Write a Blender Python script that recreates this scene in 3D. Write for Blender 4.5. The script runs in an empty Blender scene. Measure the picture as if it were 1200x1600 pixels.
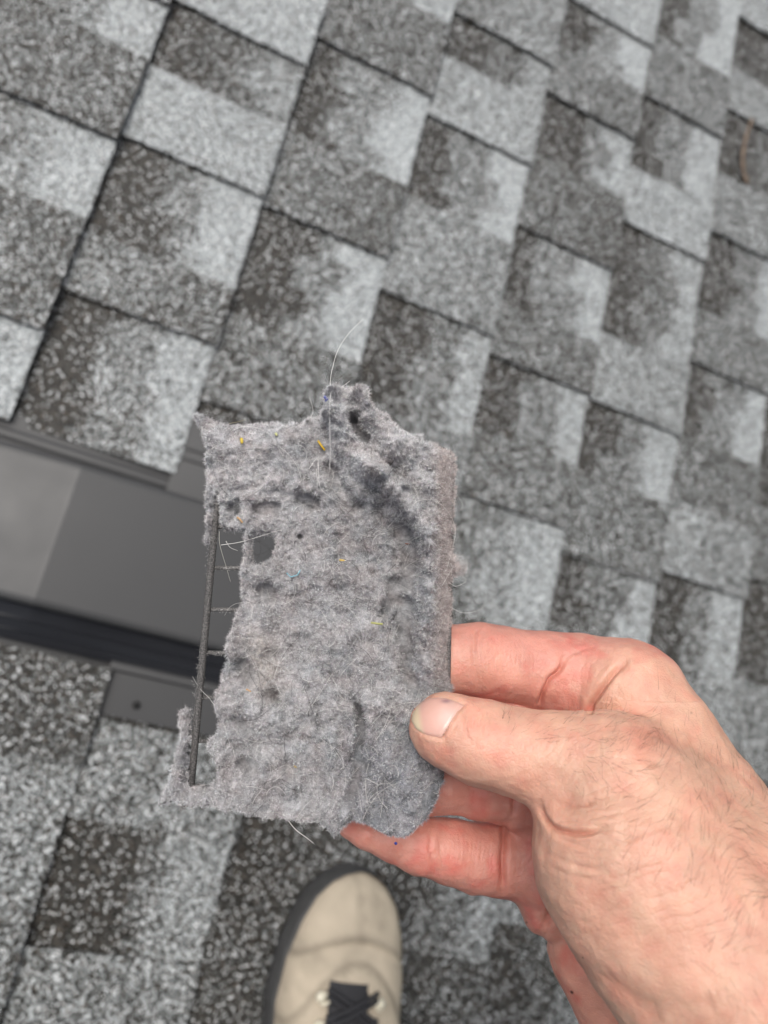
import bpy, math
import numpy as np
from mathutils import Matrix, Vector
rng = np.random.default_rng(7)
# ------------------------------------------------------------------ camera, world, sun, exposure
F = 1110.0                                             # focal length in photo pixels (1200 x 1600)
n_c = np.array([0.38885502, -0.13341007, -0.91158846]) # roof normal seen by the camera (x right, y down, z forward)
d_c = np.array([0.89216715, 0.30137991, 0.33646384])   # downslope
e_c = np.array([-0.22984679, 0.94412494, -0.23621718]) # along the courses, towards the person
D0 = 0.741225552551156
U0 = -0.35481191160465464
EXPO = 0.143                                           # shingle exposure in metres
PITCH = math.radians(20)
cp, sp = math.cos(PITCH), math.sin(PITCH)
d_w = np.array([cp, 0, -sp]); n_w = np.array([sp, 0, cp]); e_w = np.array([0, -1.0, 0])
RM = np.stack([d_w, e_w, n_w], 1) @ np.stack([d_c, e_c, n_c], 1).T   # camera frame -> world
P0 = np.array([0, 0, D0])
def c2w(p):            # points in the camera frame (metres) -> world
    return (np.asarray(p, float) - P0) @ RM.T
def r2w(u, v, h):      # roof coordinates -> world
    u, v, h = np.broadcast_arrays(np.asarray(u, float), v, h)
    return u[..., None] * d_w + v[..., None] * e_w + h[..., None] * n_w
def w2px(p):
    q = np.asarray(p) @ RM + P0
    return 600 + F * q[..., 0] / q[..., 2], 800 + F * q[..., 1] / q[..., 2], q[..., 2]
def uvh(px, py, h=0.0):
    r = np.array([(px - 600) / F, (py - 800) / F, 1.0]); Q = P0 + n_c * h
    P = r * ((n_c @ Q) / (n_c @ r)) - P0
    return P @ d_c, P @ e_c

scene = bpy.context.scene
C = bpy.data.collections.new('scene'); scene.collection.children.link(C)
cam = bpy.data.cameras.new('camera'); cam_o = bpy.data.objects.new('camera', cam); C.objects.link(cam_o)
Rb = RM @ np.diag([1, -1, -1.0])
mw = np.eye(4); mw[:3, :3] = Rb; mw[:3, 3] = c2w([0, 0, 0])
cam_o.matrix_world = Matrix(mw.tolist())
cam.sensor_fit = 'VERTICAL'; cam.sensor_height = 9.885; cam.sensor_width = 7.414
cam.lens = 9.885 * F / 1600
cam.clip_start = 0.01; cam.clip_end = 300
cam.dof.use_dof = True; cam.dof.focus_distance = 0.212; cam.dof.aperture_fstop = 2.5
scene.camera = cam_o

world = bpy.data.worlds.new('World'); scene.world = world; world.use_nodes = True
nt = world.node_tree; nt.nodes.clear()
sky = nt.nodes.new('ShaderNodeTexSky'); sky.sky_type = 'NISHITA'; sky.sun_disc = False
bg = nt.nodes.new('ShaderNodeBackground'); wo = nt.nodes.new('ShaderNodeOutputWorld')
# sun stands high on the far side of the roof (up and to the right of the picture)
sun_dir = np.array([-0.13, 0.26, 0.95]); sun_dir /= np.linalg.norm(sun_dir)
sun_el = math.asin(sun_dir[2]); sun_az = math.atan2(sun_dir[0], sun_dir[1])
sky.sun_elevation = sun_el; sky.sun_rotation = sun_az
sky.air_density = 1.0; sky.dust_density = 5.0; sky.ozone_density = 1.0; sky.altitude = 0
bg.inputs['Strength'].default_value = 0.13
hs_ = nt.nodes.new('ShaderNodeHueSaturation'); hs_.inputs['Saturation'].default_value = 0.45
nt.links.new(sky.outputs[0], hs_.inputs['Color']); nt.links.new(hs_.outputs[0], bg.inputs[0]); nt.links.new(bg.outputs[0], wo.inputs[0])
sl = bpy.data.lights.new('sun', 'SUN'); sl.energy = 2.0; sl.angle = math.radians(35); sl.color = (1, 0.96, 0.9)
so = bpy.data.objects.new('sun', sl); C.objects.link(so)
so.rotation_euler = Vector(sun_dir.tolist()).to_track_quat('Z', 'Y').to_euler(); so.location = (0, 0, 5)
scene.view_settings.view_transform = 'Standard'; scene.view_settings.look = 'None'
scene.view_settings.gamma = 1; scene.view_settings.exposure = 0.1
scene.render.resolution_x = 768; scene.render.resolution_y = 1024
scene.render.engine = 'CYCLES'
scene.cycles.use_denoising = True; scene.cycles.max_bounces = 6; scene.cycles.transparent_max_bounces = 4
scene.cycles.sample_clamp_indirect = 4

# ------------------------------------------------------------------ helpers
def mesh_np(name, V, quads=None, tris=None, mat=None, parent=None, origin=None, col=None, smooth=True):
    V = np.asarray(V, np.float64)
    o0 = np.zeros(3) if origin is None else np.asarray(origin, float)
    if parent is not None: o0 = np.array(parent['_org'])
    me = bpy.data.meshes.new(name)
    me.vertices.add(len(V)); me.vertices.foreach_set('co', (V - o0).astype(np.float32).ravel())
    loops, starts, totals, pos = [], [], [], 0
    for arr, k in ((quads, 4), (tris, 3)):
        if arr is None or len(arr) == 0: continue
        arr = np.asarray(arr, np.int32); m = len(arr)
        loops.append(arr.ravel()); starts.append(pos + np.arange(m) * k); totals.append(np.full(m, k)); pos += m * k
    loops = np.concatenate(loops); starts = np.concatenate(starts); totals = np.concatenate(totals)
    me.loops.add(len(loops)); me.loops.foreach_set('vertex_index', loops.astype(np.int32))
    me.polygons.add(len(starts)); me.polygons.foreach_set('loop_start', starts.astype(np.int32))
    me.polygons.foreach_set('loop_total', totals.astype(np.int32))
    me.update(calc_edges=True)
    me.polygons.foreach_set('use_smooth', np.full(len(starts), smooth))
    if col is not None:
        a = me.color_attributes.new('Col', 'FLOAT_COLOR', 'POINT')
        c4 = np.ones((len(V), 4), np.float32); c4[:, :col.shape[1]] = col
        a.data.foreach_set('color', c4.ravel())
    me.validate()
    o = bpy.data.objects.new(name, me); C.objects.link(o)
    if mat: me.materials.append(mat)
    if parent is not None: o.parent = parent
    else: o.location = o0
    o['_org'] = [float(x) for x in o0]
    return o
def empty(name, loc):
    o = bpy.data.objects.new(name, None); C.objects.link(o); o.location = [float(x) for x in loc]
    o.empty_display_size = 0.02
    o['_org'] = [float(x) for x in loc]; return o
def tag(o, label=None, cat=None, group=None, kind=None):
    for k, v in (('label', label), ('category', cat), ('group', group), ('kind', kind)):
        if v: o[k] = v
    return o

def _h(ix, iy, iz, s):
    n = (ix.astype(np.int64) * 73856093) ^ (iy.astype(np.int64) * 19349663) ^ (iz.astype(np.int64) * 83492791) ^ (s * 2654435761 + 12345)
    n = n & 0xffffffff
    n = ((n ^ (n >> 16)) * 0x45d9f3b) & 0xffffffff
    n = ((n ^ (n >> 16)) * 0x45d9f3b) & 0xffffffff
    return ((n ^ (n >> 16)) & 0xffff) / 65535.0
def vnoise(p, s=0):
    p = np.asarray(p, float)
    if p.shape[-1] == 2: p = np.concatenate([p, np.zeros(p.shape[:-1] + (1,))], -1)
    i = np.floor(p).astype(np.int64); f = p - i; f = f * f * f * (f * (f * 6 - 15) + 10)
    r = 0
    for a in (0, 1):
        wa = f[..., 0] if a else 1 - f[..., 0]
        for b in (0, 1):
            wb = f[..., 1] if b else 1 - f[..., 1]
            for c in (0, 1):
                wc = f[..., 2] if c else 1 - f[..., 2]
                r = r + wa * wb * wc * _h(i[..., 0] + a, i[..., 1] + b, i[..., 2] + c, s)
    return r * 2 - 1
def fbm(p, s=0, o=4, g=0.5):
    r = 0; a = 1; t = 0
    p = np.asarray(p, float); q = p
    for k in range(o):
        r = r + a * vnoise(q + 17.3 * k, s + k); t += a; a *= g
        x, y = q[..., 0], q[..., 1]; q = np.concatenate([(1.6 * x + 1.2 * y)[..., None], (1.6 * y - 1.2 * x)[..., None], q[..., 2:] * 2], -1)
    return r / t * 1.6

class MB:
    def __init__(s): s.V = []; s.Q = []; s.T = []; s.n = 0; s.C = []
    def add(s, V, Q=None, T=None, c=None):
        V = np.asarray(V, float)
        if Q is not None and len(Q): s.Q.append(np.asarray(Q) + s.n)
        if T is not None and len(T): s.T.append(np.asarray(T) + s.n)
        s.V.append(V); s.n += len(V)
        s.C.append(np.tile(np.array(c if c is not None else (1, 1, 1), float), (len(V), 1)) if c is None or np.ndim(c) == 1 else np.asarray(c))
    def box(s, o, X, Y, Z, c=None):       # corner o and three edge vectors
        o, X, Y, Z = map(lambda a: np.asarray(a, float), (o, X, Y, Z))
        V = [o + a * X + b * Y + g * Z for g in (0, 1) for b in (0, 1) for a in (0, 1)]
        s.add(V, [(0, 2, 3, 1), (4, 5, 7, 6), (0, 1, 5, 4), (2, 6, 7, 3), (0, 4, 6, 2), (1, 3, 7, 5)], c=c)
    def tube(s, P, R, k=8, c=None, squash=None, cap=True):
        P = np.asarray(P, float); R = np.broadcast_to(np.asarray(R, float), (len(P),))
        T = np.gradient(P, axis=0); T /= np.linalg.norm(T, axis=1)[:, None] + 1e-12
        up = np.array([0.31, 0.17, 0.93]) if squash is None else np.asarray(squash[0], float)
        A = np.cross(T, up); A /= np.linalg.norm(A, axis=1)[:, None] + 1e-12
        B = np.cross(A, T); sq = 1.0 if squash is None else squash[1]
        t = np.arange(k) / k * 2 * np.pi
        V = P[:, None] + R[:, None, None] * (np.cos(t)[None, :, None] * A[:, None] + sq * np.sin(t)[None, :, None] * B[:, None])
        m = len(P); V = V.reshape(-1, 3)
        i, j = np.meshgrid(np.arange(m - 1), np.arange(k), indexing='ij'); i = i.ravel(); j = j.ravel(); j2 = (j + 1) % k
        Q = np.stack([i * k + j, i * k + j2, (i + 1) * k + j2, (i + 1) * k + j], 1)
        Tt = []
        if cap:
            V = np.concatenate([V, P[:1] - T[:1] * R[0] * 0.6, P[-1:] + T[-1:] * R[-1] * 0.6]); a = m * k
            for j_ in range(k):
                Tt.append((a, (j_ + 1) % k, j_)); Tt.append((a + 1, (m - 1) * k + j_, (m - 1) * k + (j_ + 1) % k))
        s.add(V, Q, Tt, c=c)
    def build(s, name, mat, parent=None, origin=None, smooth=True):
        return mesh_np(name, np.concatenate(s.V), np.concatenate(s.Q) if s.Q else None, np.concatenate(s.T) if s.T else None,
                       mat, parent, origin, np.concatenate(s.C), smooth)
def gridq(nu, nv, flip=False):
    i, j = np.meshgrid(np.arange(nu - 1), np.arange(nv - 1), indexing='ij'); a = (i * nv + j).ravel()
    q = np.stack([a, a + nv, a + nv + 1, a + 1], 1)
    return q[:, ::-1] if flip else q
def sm(x, a, b):
    t = np.clip((x - a) / (b - a), 0, 1); return t * t * (3 - 2 * t)
def spline(P, n):
    P = np.asarray(P, float); m = len(P); t = np.linspace(0, m - 1, n); i = np.clip(t.astype(int), 0, m - 2); f = (t - i)[:, None]
    g = lambda k: P[np.clip(k, 0, m - 1)]
    a, b, c, d = g(i - 1), g(i), g(i + 1), g(i + 2)
    return 0.5 * ((2 * b) + (c - a) * f + (2 * a - 5 * b + 4 * c - d) * f ** 2 + (3 * b - a - 3 * c + d) * f ** 3)

# ------------------------------------------------------------------ materials
class NT:
    def __init__(s, name):
        s.m = bpy.data.materials.new(name); s.m.use_nodes = True; s.t = s.m.node_tree; s.b = s.t.nodes['Principled BSDF']
    def n(s, typ, **kw):
        x = s.t.nodes.new(typ)
        for k, v in kw.items():
            if hasattr(x, k): setattr(x, k, v)
        return x
    def l(s, a, b): s.t.links.new(a, b)
    def val(s, k, v): s.b.inputs[k].default_value = v
    def math(s, op, a, b=None, c=None, clamp=False):
        x = s.n('ShaderNodeMath'); x.operation = op; x.use_clamp = clamp
        for i, v in enumerate((a, b, c)):
            if v is None: continue
            if hasattr(v, 'is_output'): s.l(v, x.inputs[i])
            else: x.inputs[i].default_value = v
        return x.outputs[0]
    def mix(s, f, a, b, blend='MIX'):
        x = s.n('ShaderNodeMix'); x.data_type = 'RGBA'; x.blend_type = blend
        for i, v in ((0, f), (6, a), (7, b)):
            if hasattr(v, 'is_output'): s.l(v, x.inputs[i])
            else: x.inputs[i].default_value = v if i == 0 else (*v, 1)
        return x.outputs[2]
    def ramp(s, f, pts):
        x = s.n('ShaderNodeValToRGB'); e = x.color_ramp.elements
        while len(e) < len(pts): e.new(0.5)
        for el, (p, c) in zip(e, pts): el.position = p; el.color = (*c, 1) if not np.isscalar(c) else (c, c, c, 1)
        s.l(f, x.inputs[0]); return x.outputs[0]
    def noise(s, scale, detail=4, rough=0.5, vec=None):
        x = s.n('ShaderNodeTexNoise'); x.inputs['Scale'].default_value = scale; x.inputs['Detail'].default_value = detail
        x.inputs['Roughness'].default_value = rough
        if vec is None: vec = s.obj()
        s.l(vec, x.inputs['Vector']); return x.outputs['Fac']
    def obj(s):
        if not hasattr(s, '_o'): s._o = s.n('ShaderNodeTexCoord').outputs['Object']
        return s._o
    def bump(s, h, strength, dist, nrm=None):
        x = s.n('ShaderNodeBump'); x.inputs['Strength'].default_value = strength; x.inputs['Distance'].default_value = dist
        s.l(h, x.inputs['Height'])
        if nrm is not None: s.l(nrm, x.inputs['Normal'])
        return x.outputs[0]
    def col(s):
        x = s.n('ShaderNodeAttribute'); x.attribute_name = 'Col'; return x

def mat_shingle():
    m = NT('asphalt granules')
    at = m.col(); sep = m.n('ShaderNodeSeparateColor'); m.l(at.outputs['Color'], sep.inputs[0]); tone = sep.outputs[0]
    v = m.n('ShaderNodeTexVoronoi'); v.inputs['Scale'].default_value = 790; m.l(m.obj(), v.inputs['Vector'])
    vs = m.n('ShaderNodeSeparateColor'); m.l(v.outputs['Color'], vs.inputs[0])
    rnd, rnd2 = vs.outputs[0], vs.outputs[1]
    patch = m.noise(55, 5, 0.62)
    # share of pale granules follows printed blend plus shade painted into lower cells
    t2 = m.math('ADD', m.math('MULTIPLY_ADD', tone, 1.38, -.41), m.math('MULTIPLY', m.math('SUBTRACT', patch, 0.5), 0.55))
    pale = m.math('SUBTRACT', t2, rnd)
    pale = m.math('MULTIPLY_ADD', pale, 5.0, 0.5, clamp=True)
    dark = m.mix(rnd2, (0.010, 0.0095, 0.008), (0.048, 0.045, 0.039))
    light = m.mix(rnd2, (0.15, 0.162, 0.165), (0.58, 0.62, 0.63))
    c = m.mix(pale, dark, light)
    brown = m.math('LESS_THAN', vs.outputs[2], 0.07)
    c = m.mix(m.math('MULTIPLY', brown, 0.5), c, (0.17, 0.12, 0.085))
    glint = m.math('GREATER_THAN', vs.outputs[2], 0.945); c = m.mix(glint, c, (0.85, 0.87, 0.88))  # scattered glints painted into the base colour as near-white granules
    m.l(c, m.b.inputs['Base Color'])
    # each granule is a facet with its own tilt
    g = m.n('ShaderNodeNewGeometry')
    vm = m.n('ShaderNodeVectorMath'); vm.operation = 'SUBTRACT'; m.l(v.outputs['Color'], vm.inputs[0]); vm.inputs[1].default_value = (.5, .5, .5)
    vk = m.n('ShaderNodeVectorMath'); vk.operation = 'SCALE'; m.l(vm.outputs[0], vk.inputs[0]); vk.inputs['Scale'].default_value = 0.95
    va = m.n('ShaderNodeVectorMath'); va.operation = 'ADD'; m.l(vk.outputs[0], va.inputs[0]); m.l(g.outputs['Normal'], va.inputs[1])
    vn = m.n('ShaderNodeVectorMath'); vn.operation = 'NORMALIZE'; m.l(va.outputs[0], vn.inputs[0])
    dd = m.math('SUBTRACT', 1.0, v.outputs['Distance'])
    m.l(m.bump(dd, 0.8, 0.0006, vn.outputs[0]), m.b.inputs['Normal'])
    r = m.math('MULTIPLY_ADD', rnd2, 0.45, 0.12); m.l(r, m.b.inputs['Roughness'])
    m.val('Specular IOR Level', 0.38)
    return m.m
def mat_simple(name, c, rough=0.5, metal=0.0, var=0.15, scale=60, bump=0.0, bscale=400, spec=0.5, use_col=False):
    m = NT(name)
    nz = m.noise(scale, 5)
    a = tuple(x * (1 - var) for x in c); b = tuple(min(1, x * (1 + var)) for x in c)
    cc = m.mix(nz, a, b)
    if use_col: cc = m.mix(1.0, cc, m.col().outputs['Color'], 'MULTIPLY')
    m.l(cc, m.b.inputs['Base Color'])
    m.val('Metallic', metal); m.val('Specular IOR Level', spec)
    m.l(m.math('MULTIPLY_ADD', m.noise(scale * 2.3, 4), 0.25, rough - 0.12), m.b.inputs['Roughness'])
    if bump: m.l(m.bump(m.noise(bscale, 6, 0.6), 1.0, bump), m.b.inputs['Normal'])
    return m.m
def mat_skin():
    m = NT('skin')
    at = m.col()
    n1 = m.noise(90, 5, 0.6); n2 = m.noise(700, 4, 0.65)
    c = m.mix(m.math('MULTIPLY_ADD', n1, 0.6, -0.05, clamp=True), at.outputs['Color'], (0.66, 0.27, 0.20))
    mm = m.math('MULTIPLY_ADD', n1, 1.0, -0.42, clamp=True)
    c = m.mix(m.math('MULTIPLY', mm, 0.9), at.outputs['Color'], (0.62, 0.22, 0.16))
    c = m.mix(m.math('MULTIPLY_ADD', n2, 1.2, -0.70, clamp=True), c, (0.74, 0.48, 0.37))
    m.l(c, m.b.inputs['Base Color'])
    m.val('Subsurface Weight', 0.35); m.b.inputs['Subsurface Radius'].default_value = (1.0, 0.35, 0.2); m.val('Subsurface Scale', 0.0022)
    m.val('Specular IOR Level', 0.42)
    m.l(m.math('MULTIPLY_ADD', n2, 0.30, 0.28), m.b.inputs['Roughness'])
    vo = m.n('ShaderNodeTexVoronoi'); vo.feature = 'DISTANCE_TO_EDGE'; vo.inputs['Scale'].default_value = 950; m.l(m.obj(), vo.inputs['Vector'])
    ed = m.math('MINIMUM', m.math('MULTIPLY', vo.outputs['Distance'], 5.0), 1.0)
    h1 = m.bump(ed, 0.38, 0.00013)
    h2 = m.bump(n2, 0.5, 0.0004, h1)
    m.l(m.bump(m.noise(1500, 3, 0.6), 0.4, 0.00012, h2), m.b.inputs['Normal'])
    return m.m
def mat_lint(name='lint felt', k=1.0):
    m = NT(name)
    at = m.col()
    v = m.noise(900, 6, 0.75); w = m.noise(260, 5, 0.65)
    f = m.math('MULTIPLY_ADD', m.math('ADD', v, w), 1.1, -0.35, clamp=False)
    x = m.n('ShaderNodeCombineColor')
    for i in range(3): m.l(f, x.inputs[i])
    m.l(m.mix(1.0, at.outputs['Color'], x.outputs[0], 'MULTIPLY'), m.b.inputs['Base Color'])
    m.val('Roughness', 0.95); m.val('Specular IOR Level', 0.1)
    m.val('Sheen Weight', 0.25)
    m.l(m.bump(m.noise(1100, 6, 0.8), 1.0, 0.0010, m.bump(w, 1.0, 0.0016)), m.b.inputs['Normal'])
    return m.m
def mat_fibre(name, rough=0.7):
    m = NT(name); m.l(m.col().outputs['Color'], m.b.inputs['Base Color']); m.val('Roughness', rough); m.val('Specular IOR Level', 0.3)
    return m.m
M_sh = mat_shingle()

# ------------------------------------------------------------------ ground far below (structure) and roof
V = np.array([[-150, -150, -4.2], [150, -150, -4.2], [150, 150, -4.2], [-150, 150, -4.2]], float)
tag(mesh_np('ground', V, [(0, 1, 2, 3)], mat=mat_simple('lawn', (0.05, 0.08, 0.025), 0.9, var=0.5, scale=1.5, bump=0.02, bscale=30)), kind='structure')

# per course: rows (px, py of one point on the side cut, kind, upslope tone, downslope tone)
# kind T = raised tab below this cut, S = recessed slot below this cut
CUTS = {  # lower-left cells toned down for the shade of the crouching person
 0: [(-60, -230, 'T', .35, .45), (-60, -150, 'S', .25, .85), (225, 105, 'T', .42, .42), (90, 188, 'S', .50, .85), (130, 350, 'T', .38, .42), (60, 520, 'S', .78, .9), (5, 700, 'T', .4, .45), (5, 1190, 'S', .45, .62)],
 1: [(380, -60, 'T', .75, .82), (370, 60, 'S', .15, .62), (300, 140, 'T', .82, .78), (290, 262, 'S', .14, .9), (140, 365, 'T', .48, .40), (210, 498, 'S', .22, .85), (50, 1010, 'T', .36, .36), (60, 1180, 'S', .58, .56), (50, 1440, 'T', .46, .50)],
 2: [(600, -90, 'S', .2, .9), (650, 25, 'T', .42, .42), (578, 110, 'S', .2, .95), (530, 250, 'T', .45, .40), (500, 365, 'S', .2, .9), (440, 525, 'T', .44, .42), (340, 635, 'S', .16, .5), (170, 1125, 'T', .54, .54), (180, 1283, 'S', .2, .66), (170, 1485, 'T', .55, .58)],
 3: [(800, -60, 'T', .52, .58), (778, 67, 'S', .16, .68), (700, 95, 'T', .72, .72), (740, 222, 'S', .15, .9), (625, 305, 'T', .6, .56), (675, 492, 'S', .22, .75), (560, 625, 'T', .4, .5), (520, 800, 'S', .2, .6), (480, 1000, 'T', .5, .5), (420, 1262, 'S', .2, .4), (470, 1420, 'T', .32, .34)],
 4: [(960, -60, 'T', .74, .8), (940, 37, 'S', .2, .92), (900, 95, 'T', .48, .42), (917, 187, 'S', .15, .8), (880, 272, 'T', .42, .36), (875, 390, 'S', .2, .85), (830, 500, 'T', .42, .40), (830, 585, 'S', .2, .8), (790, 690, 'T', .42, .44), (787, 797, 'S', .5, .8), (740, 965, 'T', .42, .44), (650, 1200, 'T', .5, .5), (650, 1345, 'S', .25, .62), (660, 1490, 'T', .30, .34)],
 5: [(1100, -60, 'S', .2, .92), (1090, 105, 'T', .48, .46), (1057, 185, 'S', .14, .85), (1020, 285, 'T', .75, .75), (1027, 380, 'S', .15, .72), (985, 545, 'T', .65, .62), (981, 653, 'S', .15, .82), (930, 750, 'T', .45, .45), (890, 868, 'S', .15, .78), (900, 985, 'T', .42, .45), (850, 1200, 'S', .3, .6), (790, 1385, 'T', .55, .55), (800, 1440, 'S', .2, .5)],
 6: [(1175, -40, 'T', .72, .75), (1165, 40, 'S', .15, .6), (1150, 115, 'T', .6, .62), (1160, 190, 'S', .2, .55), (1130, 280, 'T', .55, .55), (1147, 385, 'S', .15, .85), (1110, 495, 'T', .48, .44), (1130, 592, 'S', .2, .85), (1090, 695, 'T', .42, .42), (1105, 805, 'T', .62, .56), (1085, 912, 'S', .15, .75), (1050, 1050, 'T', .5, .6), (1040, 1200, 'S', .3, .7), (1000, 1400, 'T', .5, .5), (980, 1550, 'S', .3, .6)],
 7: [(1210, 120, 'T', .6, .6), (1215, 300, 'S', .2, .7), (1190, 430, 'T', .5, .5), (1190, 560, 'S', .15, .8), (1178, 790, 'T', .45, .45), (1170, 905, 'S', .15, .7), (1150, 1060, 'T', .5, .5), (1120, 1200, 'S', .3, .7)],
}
VENT = dict(u0=-0.52, u1=-0.06, v0=0.0, v1=0.250)
def roof_mesh():
    mb = MB()
    RT, BT, TILT = 0.0054, 0.0, 0.0086     # tab thickness, base, rise towards the butt edge
    for k in range(-24, 20):
        ua, ub = U0 + (k - 1) * EXPO, U0 + k * EXPO
        cells = []
        r2 = np.random.default_rng(1000 + k)
        if k in CUTS:
            L = sorted([(uvh(x, y)[1], kd, a, b) for x, y, kd, a, b in CUTS[k]])
        else: L = []
        lo = L[0][0] if L else 0.0; hi = L[-1][0] + 0.12 if L else 0.0
        v = lo; kd = 'T' if (L and L[0][1] == 'S') else 'S'; pre = []
        while v > -3.2:
            w = r2.uniform(0.06, 0.17); v -= w
            t = r2.choice([.38, .45, .6, .78])
            pre.append((v, kd, t if kd == 'T' else .18, t + .03 if kd == 'T' else .85)); kd = 'S' if kd == 'T' else 'T'
        post = []; v = hi; kd = 'T' if (L and L[-1][1] == 'S') else 'S'
        while v < 2.6:
            t = r2.choice([.38, .45, .6, .78])
            post.append((v, kd, t if kd == 'T' else .18, t + .03 if kd == 'T' else .85)); v += r2.uniform(0.06, 0.17); kd = 'S' if kd == 'T' else 'T'
        cells = pre[::-1] + L + post + [(v, 'S', .2, .8)]
        near = -2 <= k <= 9
        for i in range(len(cells) - 1):
            va, kd, ta, tb = cells[i]; vb = cells[i + 1][0]
            if vb - va < 0.003: continue
            segs = [(va, vb)]
            # the vent takes the place of some shingles; the course over it keeps its side edge
            if ub <= -0.2 and k <= 1 and ub > -.49:
                a0, b0 = 0.029, 0.212
                segs = []
                if va < a0: segs.append((va, min(vb, a0)))
                if vb > b0: segs.append((max(va, b0), vb))
            elif k in (2, 3):
                a0, b0 = -0.045, VENT['v1'] - 0.004
                # downslope courses lie under the flange and are only cut under the hood
            up = kd == 'T'
            for (s0, s1) in segs:
                nearc = near and s1 > -1.1 and s0 < .75
                st = 0.0035 if nearc else 0.06
                nu = max(2, int(EXPO / st) + 2); nv = max(2, int((s1 - s0) / st) + 1)
                z = (RT if up else BT) + r2.uniform(0, .0008)
                u = np.linspace(ua - 0.004 if not up else ua - 0.008, ub, nu); vv = np.linspace(s0 - (0 if up else .002), s1 + (0 if up else .002), nv)
                U, W = np.meshgrid(u, vv, indexing='ij')
                t = (U - ua) / EXPO
                jit = 0.0011 * fbm(np.stack([U * 300, W * 300], -1), 5, 2) if nearc else 0
                Uj = U + jit * (t > .97); Wj = W + (jit * ((W <= s0 + 1e-6) | (W >= s1 - 1e-6)) if up else 0)
                H = z + TILT * t + (0.0007 * fbm(np.stack([U * 18, W * 18], -1), 3, 2) if nearc else 0)
                jb = 0.16 * fbm(np.stack([U * 60, W * 60], -1), 11, 3)
                tj = t + jb * .25
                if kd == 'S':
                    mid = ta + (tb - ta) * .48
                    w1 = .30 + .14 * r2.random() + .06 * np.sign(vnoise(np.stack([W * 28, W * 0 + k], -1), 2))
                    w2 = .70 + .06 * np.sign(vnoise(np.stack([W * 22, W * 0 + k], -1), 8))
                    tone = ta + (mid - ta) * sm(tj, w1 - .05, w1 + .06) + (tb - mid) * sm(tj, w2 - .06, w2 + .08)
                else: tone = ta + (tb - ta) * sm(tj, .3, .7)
                base = mb.n
                Vt = r2w(Uj, Wj, H).reshape(-1, 3)
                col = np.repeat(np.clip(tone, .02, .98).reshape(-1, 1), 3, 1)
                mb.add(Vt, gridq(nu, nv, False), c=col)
                # butt edge and side edges go down to the course below
                def skirt(idx, fl):
                    a = Vt[idx]; b = a - n_w * (z + TILT + 0.012 if len(idx) == nv and fl else 0.0075)
                    m = len(idx); q = np.stack([np.arange(m - 1), np.arange(1, m), np.arange(1, m) + m, np.arange(m - 1) + m], 1)
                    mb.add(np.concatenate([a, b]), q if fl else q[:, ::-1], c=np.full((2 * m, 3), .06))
                skirt((nu - 1) * nv + np.arange(nv), True)
                skirt(np.arange(nu) * nv + nv - 1, False); skirt(np.arange(nu) * nv, True)
    return mb
mb = roof_mesh()
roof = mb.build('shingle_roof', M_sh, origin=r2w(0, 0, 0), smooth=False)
tag(roof, 'weathered grey architectural asphalt shingle roof with pale and dark granule blocks filling the background', 'roof')
roof_e = roof
dk = MB(); dk.box(r2w(-3.9, -3.4, -0.05), 6.3 * d_w, 6.0 * e_w, 0.036 * n_w)
dk.build('roof_deck', mat_simple('plywood', (0.25, 0.17, 0.1), 0.8), parent=roof, smooth=False)

# ------------------------------------------------------------------ roof vent
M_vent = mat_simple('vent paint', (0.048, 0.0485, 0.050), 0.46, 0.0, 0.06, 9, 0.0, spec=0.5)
M_ventshade = mat_simple('vent side shaded', (0.021, 0.022, 0.026), 0.34, 0.0, 0.08, 12, spec=0.5)  # same paint made darker: shade and dark reflection put into the colour
M_vent_in = mat_simple('dark screw', (0.02, 0.02, 0.02), 0.4, 0.6)
vent = empty('roof_vent', r2w(-0.2, 0.11, 0.0))
tag(vent, 'low dark grey painted metal roof vent set into the shingles at the left', 'roof vent')
def FH(u): return np.interp(u, [-.2145, -.19, -.13, -.0695], [.0072, .0088, .0124, .0162])
def loft_v(prof, us, name, mat, dz=None):
    """strip whose cross-section (v, h) runs along the courses, swept downslope over us"""
    prof = np.asarray(prof, float); P = []
    for u in us: P.append(r2w(np.full(len(prof), u), prof[:, 0], prof[:, 1] if dz is None else prof[:, 1] - H0 + dz(u)))
    m = MB(); m.add(np.concatenate(P), gridq(len(us), len(prof))); return m
# flange: thin sheet with pressed ribs, tucked under the courses above and beside it
H0 = 0.0148
def rib(c, w, h): return [(c - w, H0), (c - w * .5, H0 + h), (c + w * .5, H0 + h), (c + w, H0)]
prof_top = [(-0.032, H0 - .004), (-0.032, H0)] + rib(0.004, .0022, .0022) + rib(0.014, .0022, .0022) + [(0.052, H0)]
UF = [-.2145, -.19, -.13, -.0695, -.05]
fl = loft_v(prof_top, UF, 'f', None, FH)
pt2 = [(0.022, -.001), (0.022, 0.0006), (0.036, 0.0010), (0.039, 0.0030), (0.044, 0.0034), (0.047, 0.0016), (0.054, .0016)]
fl2 = loft_v(pt2, [-0.50, -0.2141], 'f', None)
for a, b in ((fl2.V, fl2.Q),): fl.add(a[0], b[0])
pb = [(0.170, H0), (0.204, H0), (0.206, H0 + .004), (0.2115, H0 + .004), (0.2135, H0), (0.2500, H0 - .001), (0.2502, H0 - .004)]
fb = loft_v(pb, UF, 'f', None, FH); fl.add(fb.V[0], fb.Q[0])
pb2 = [(0.170, .0016), (0.224, .0006)]
fb = loft_v(pb2, [-0.50, -0.2117], 'f', None); fl.add(fb.V[0], fb.Q[0])
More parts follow.
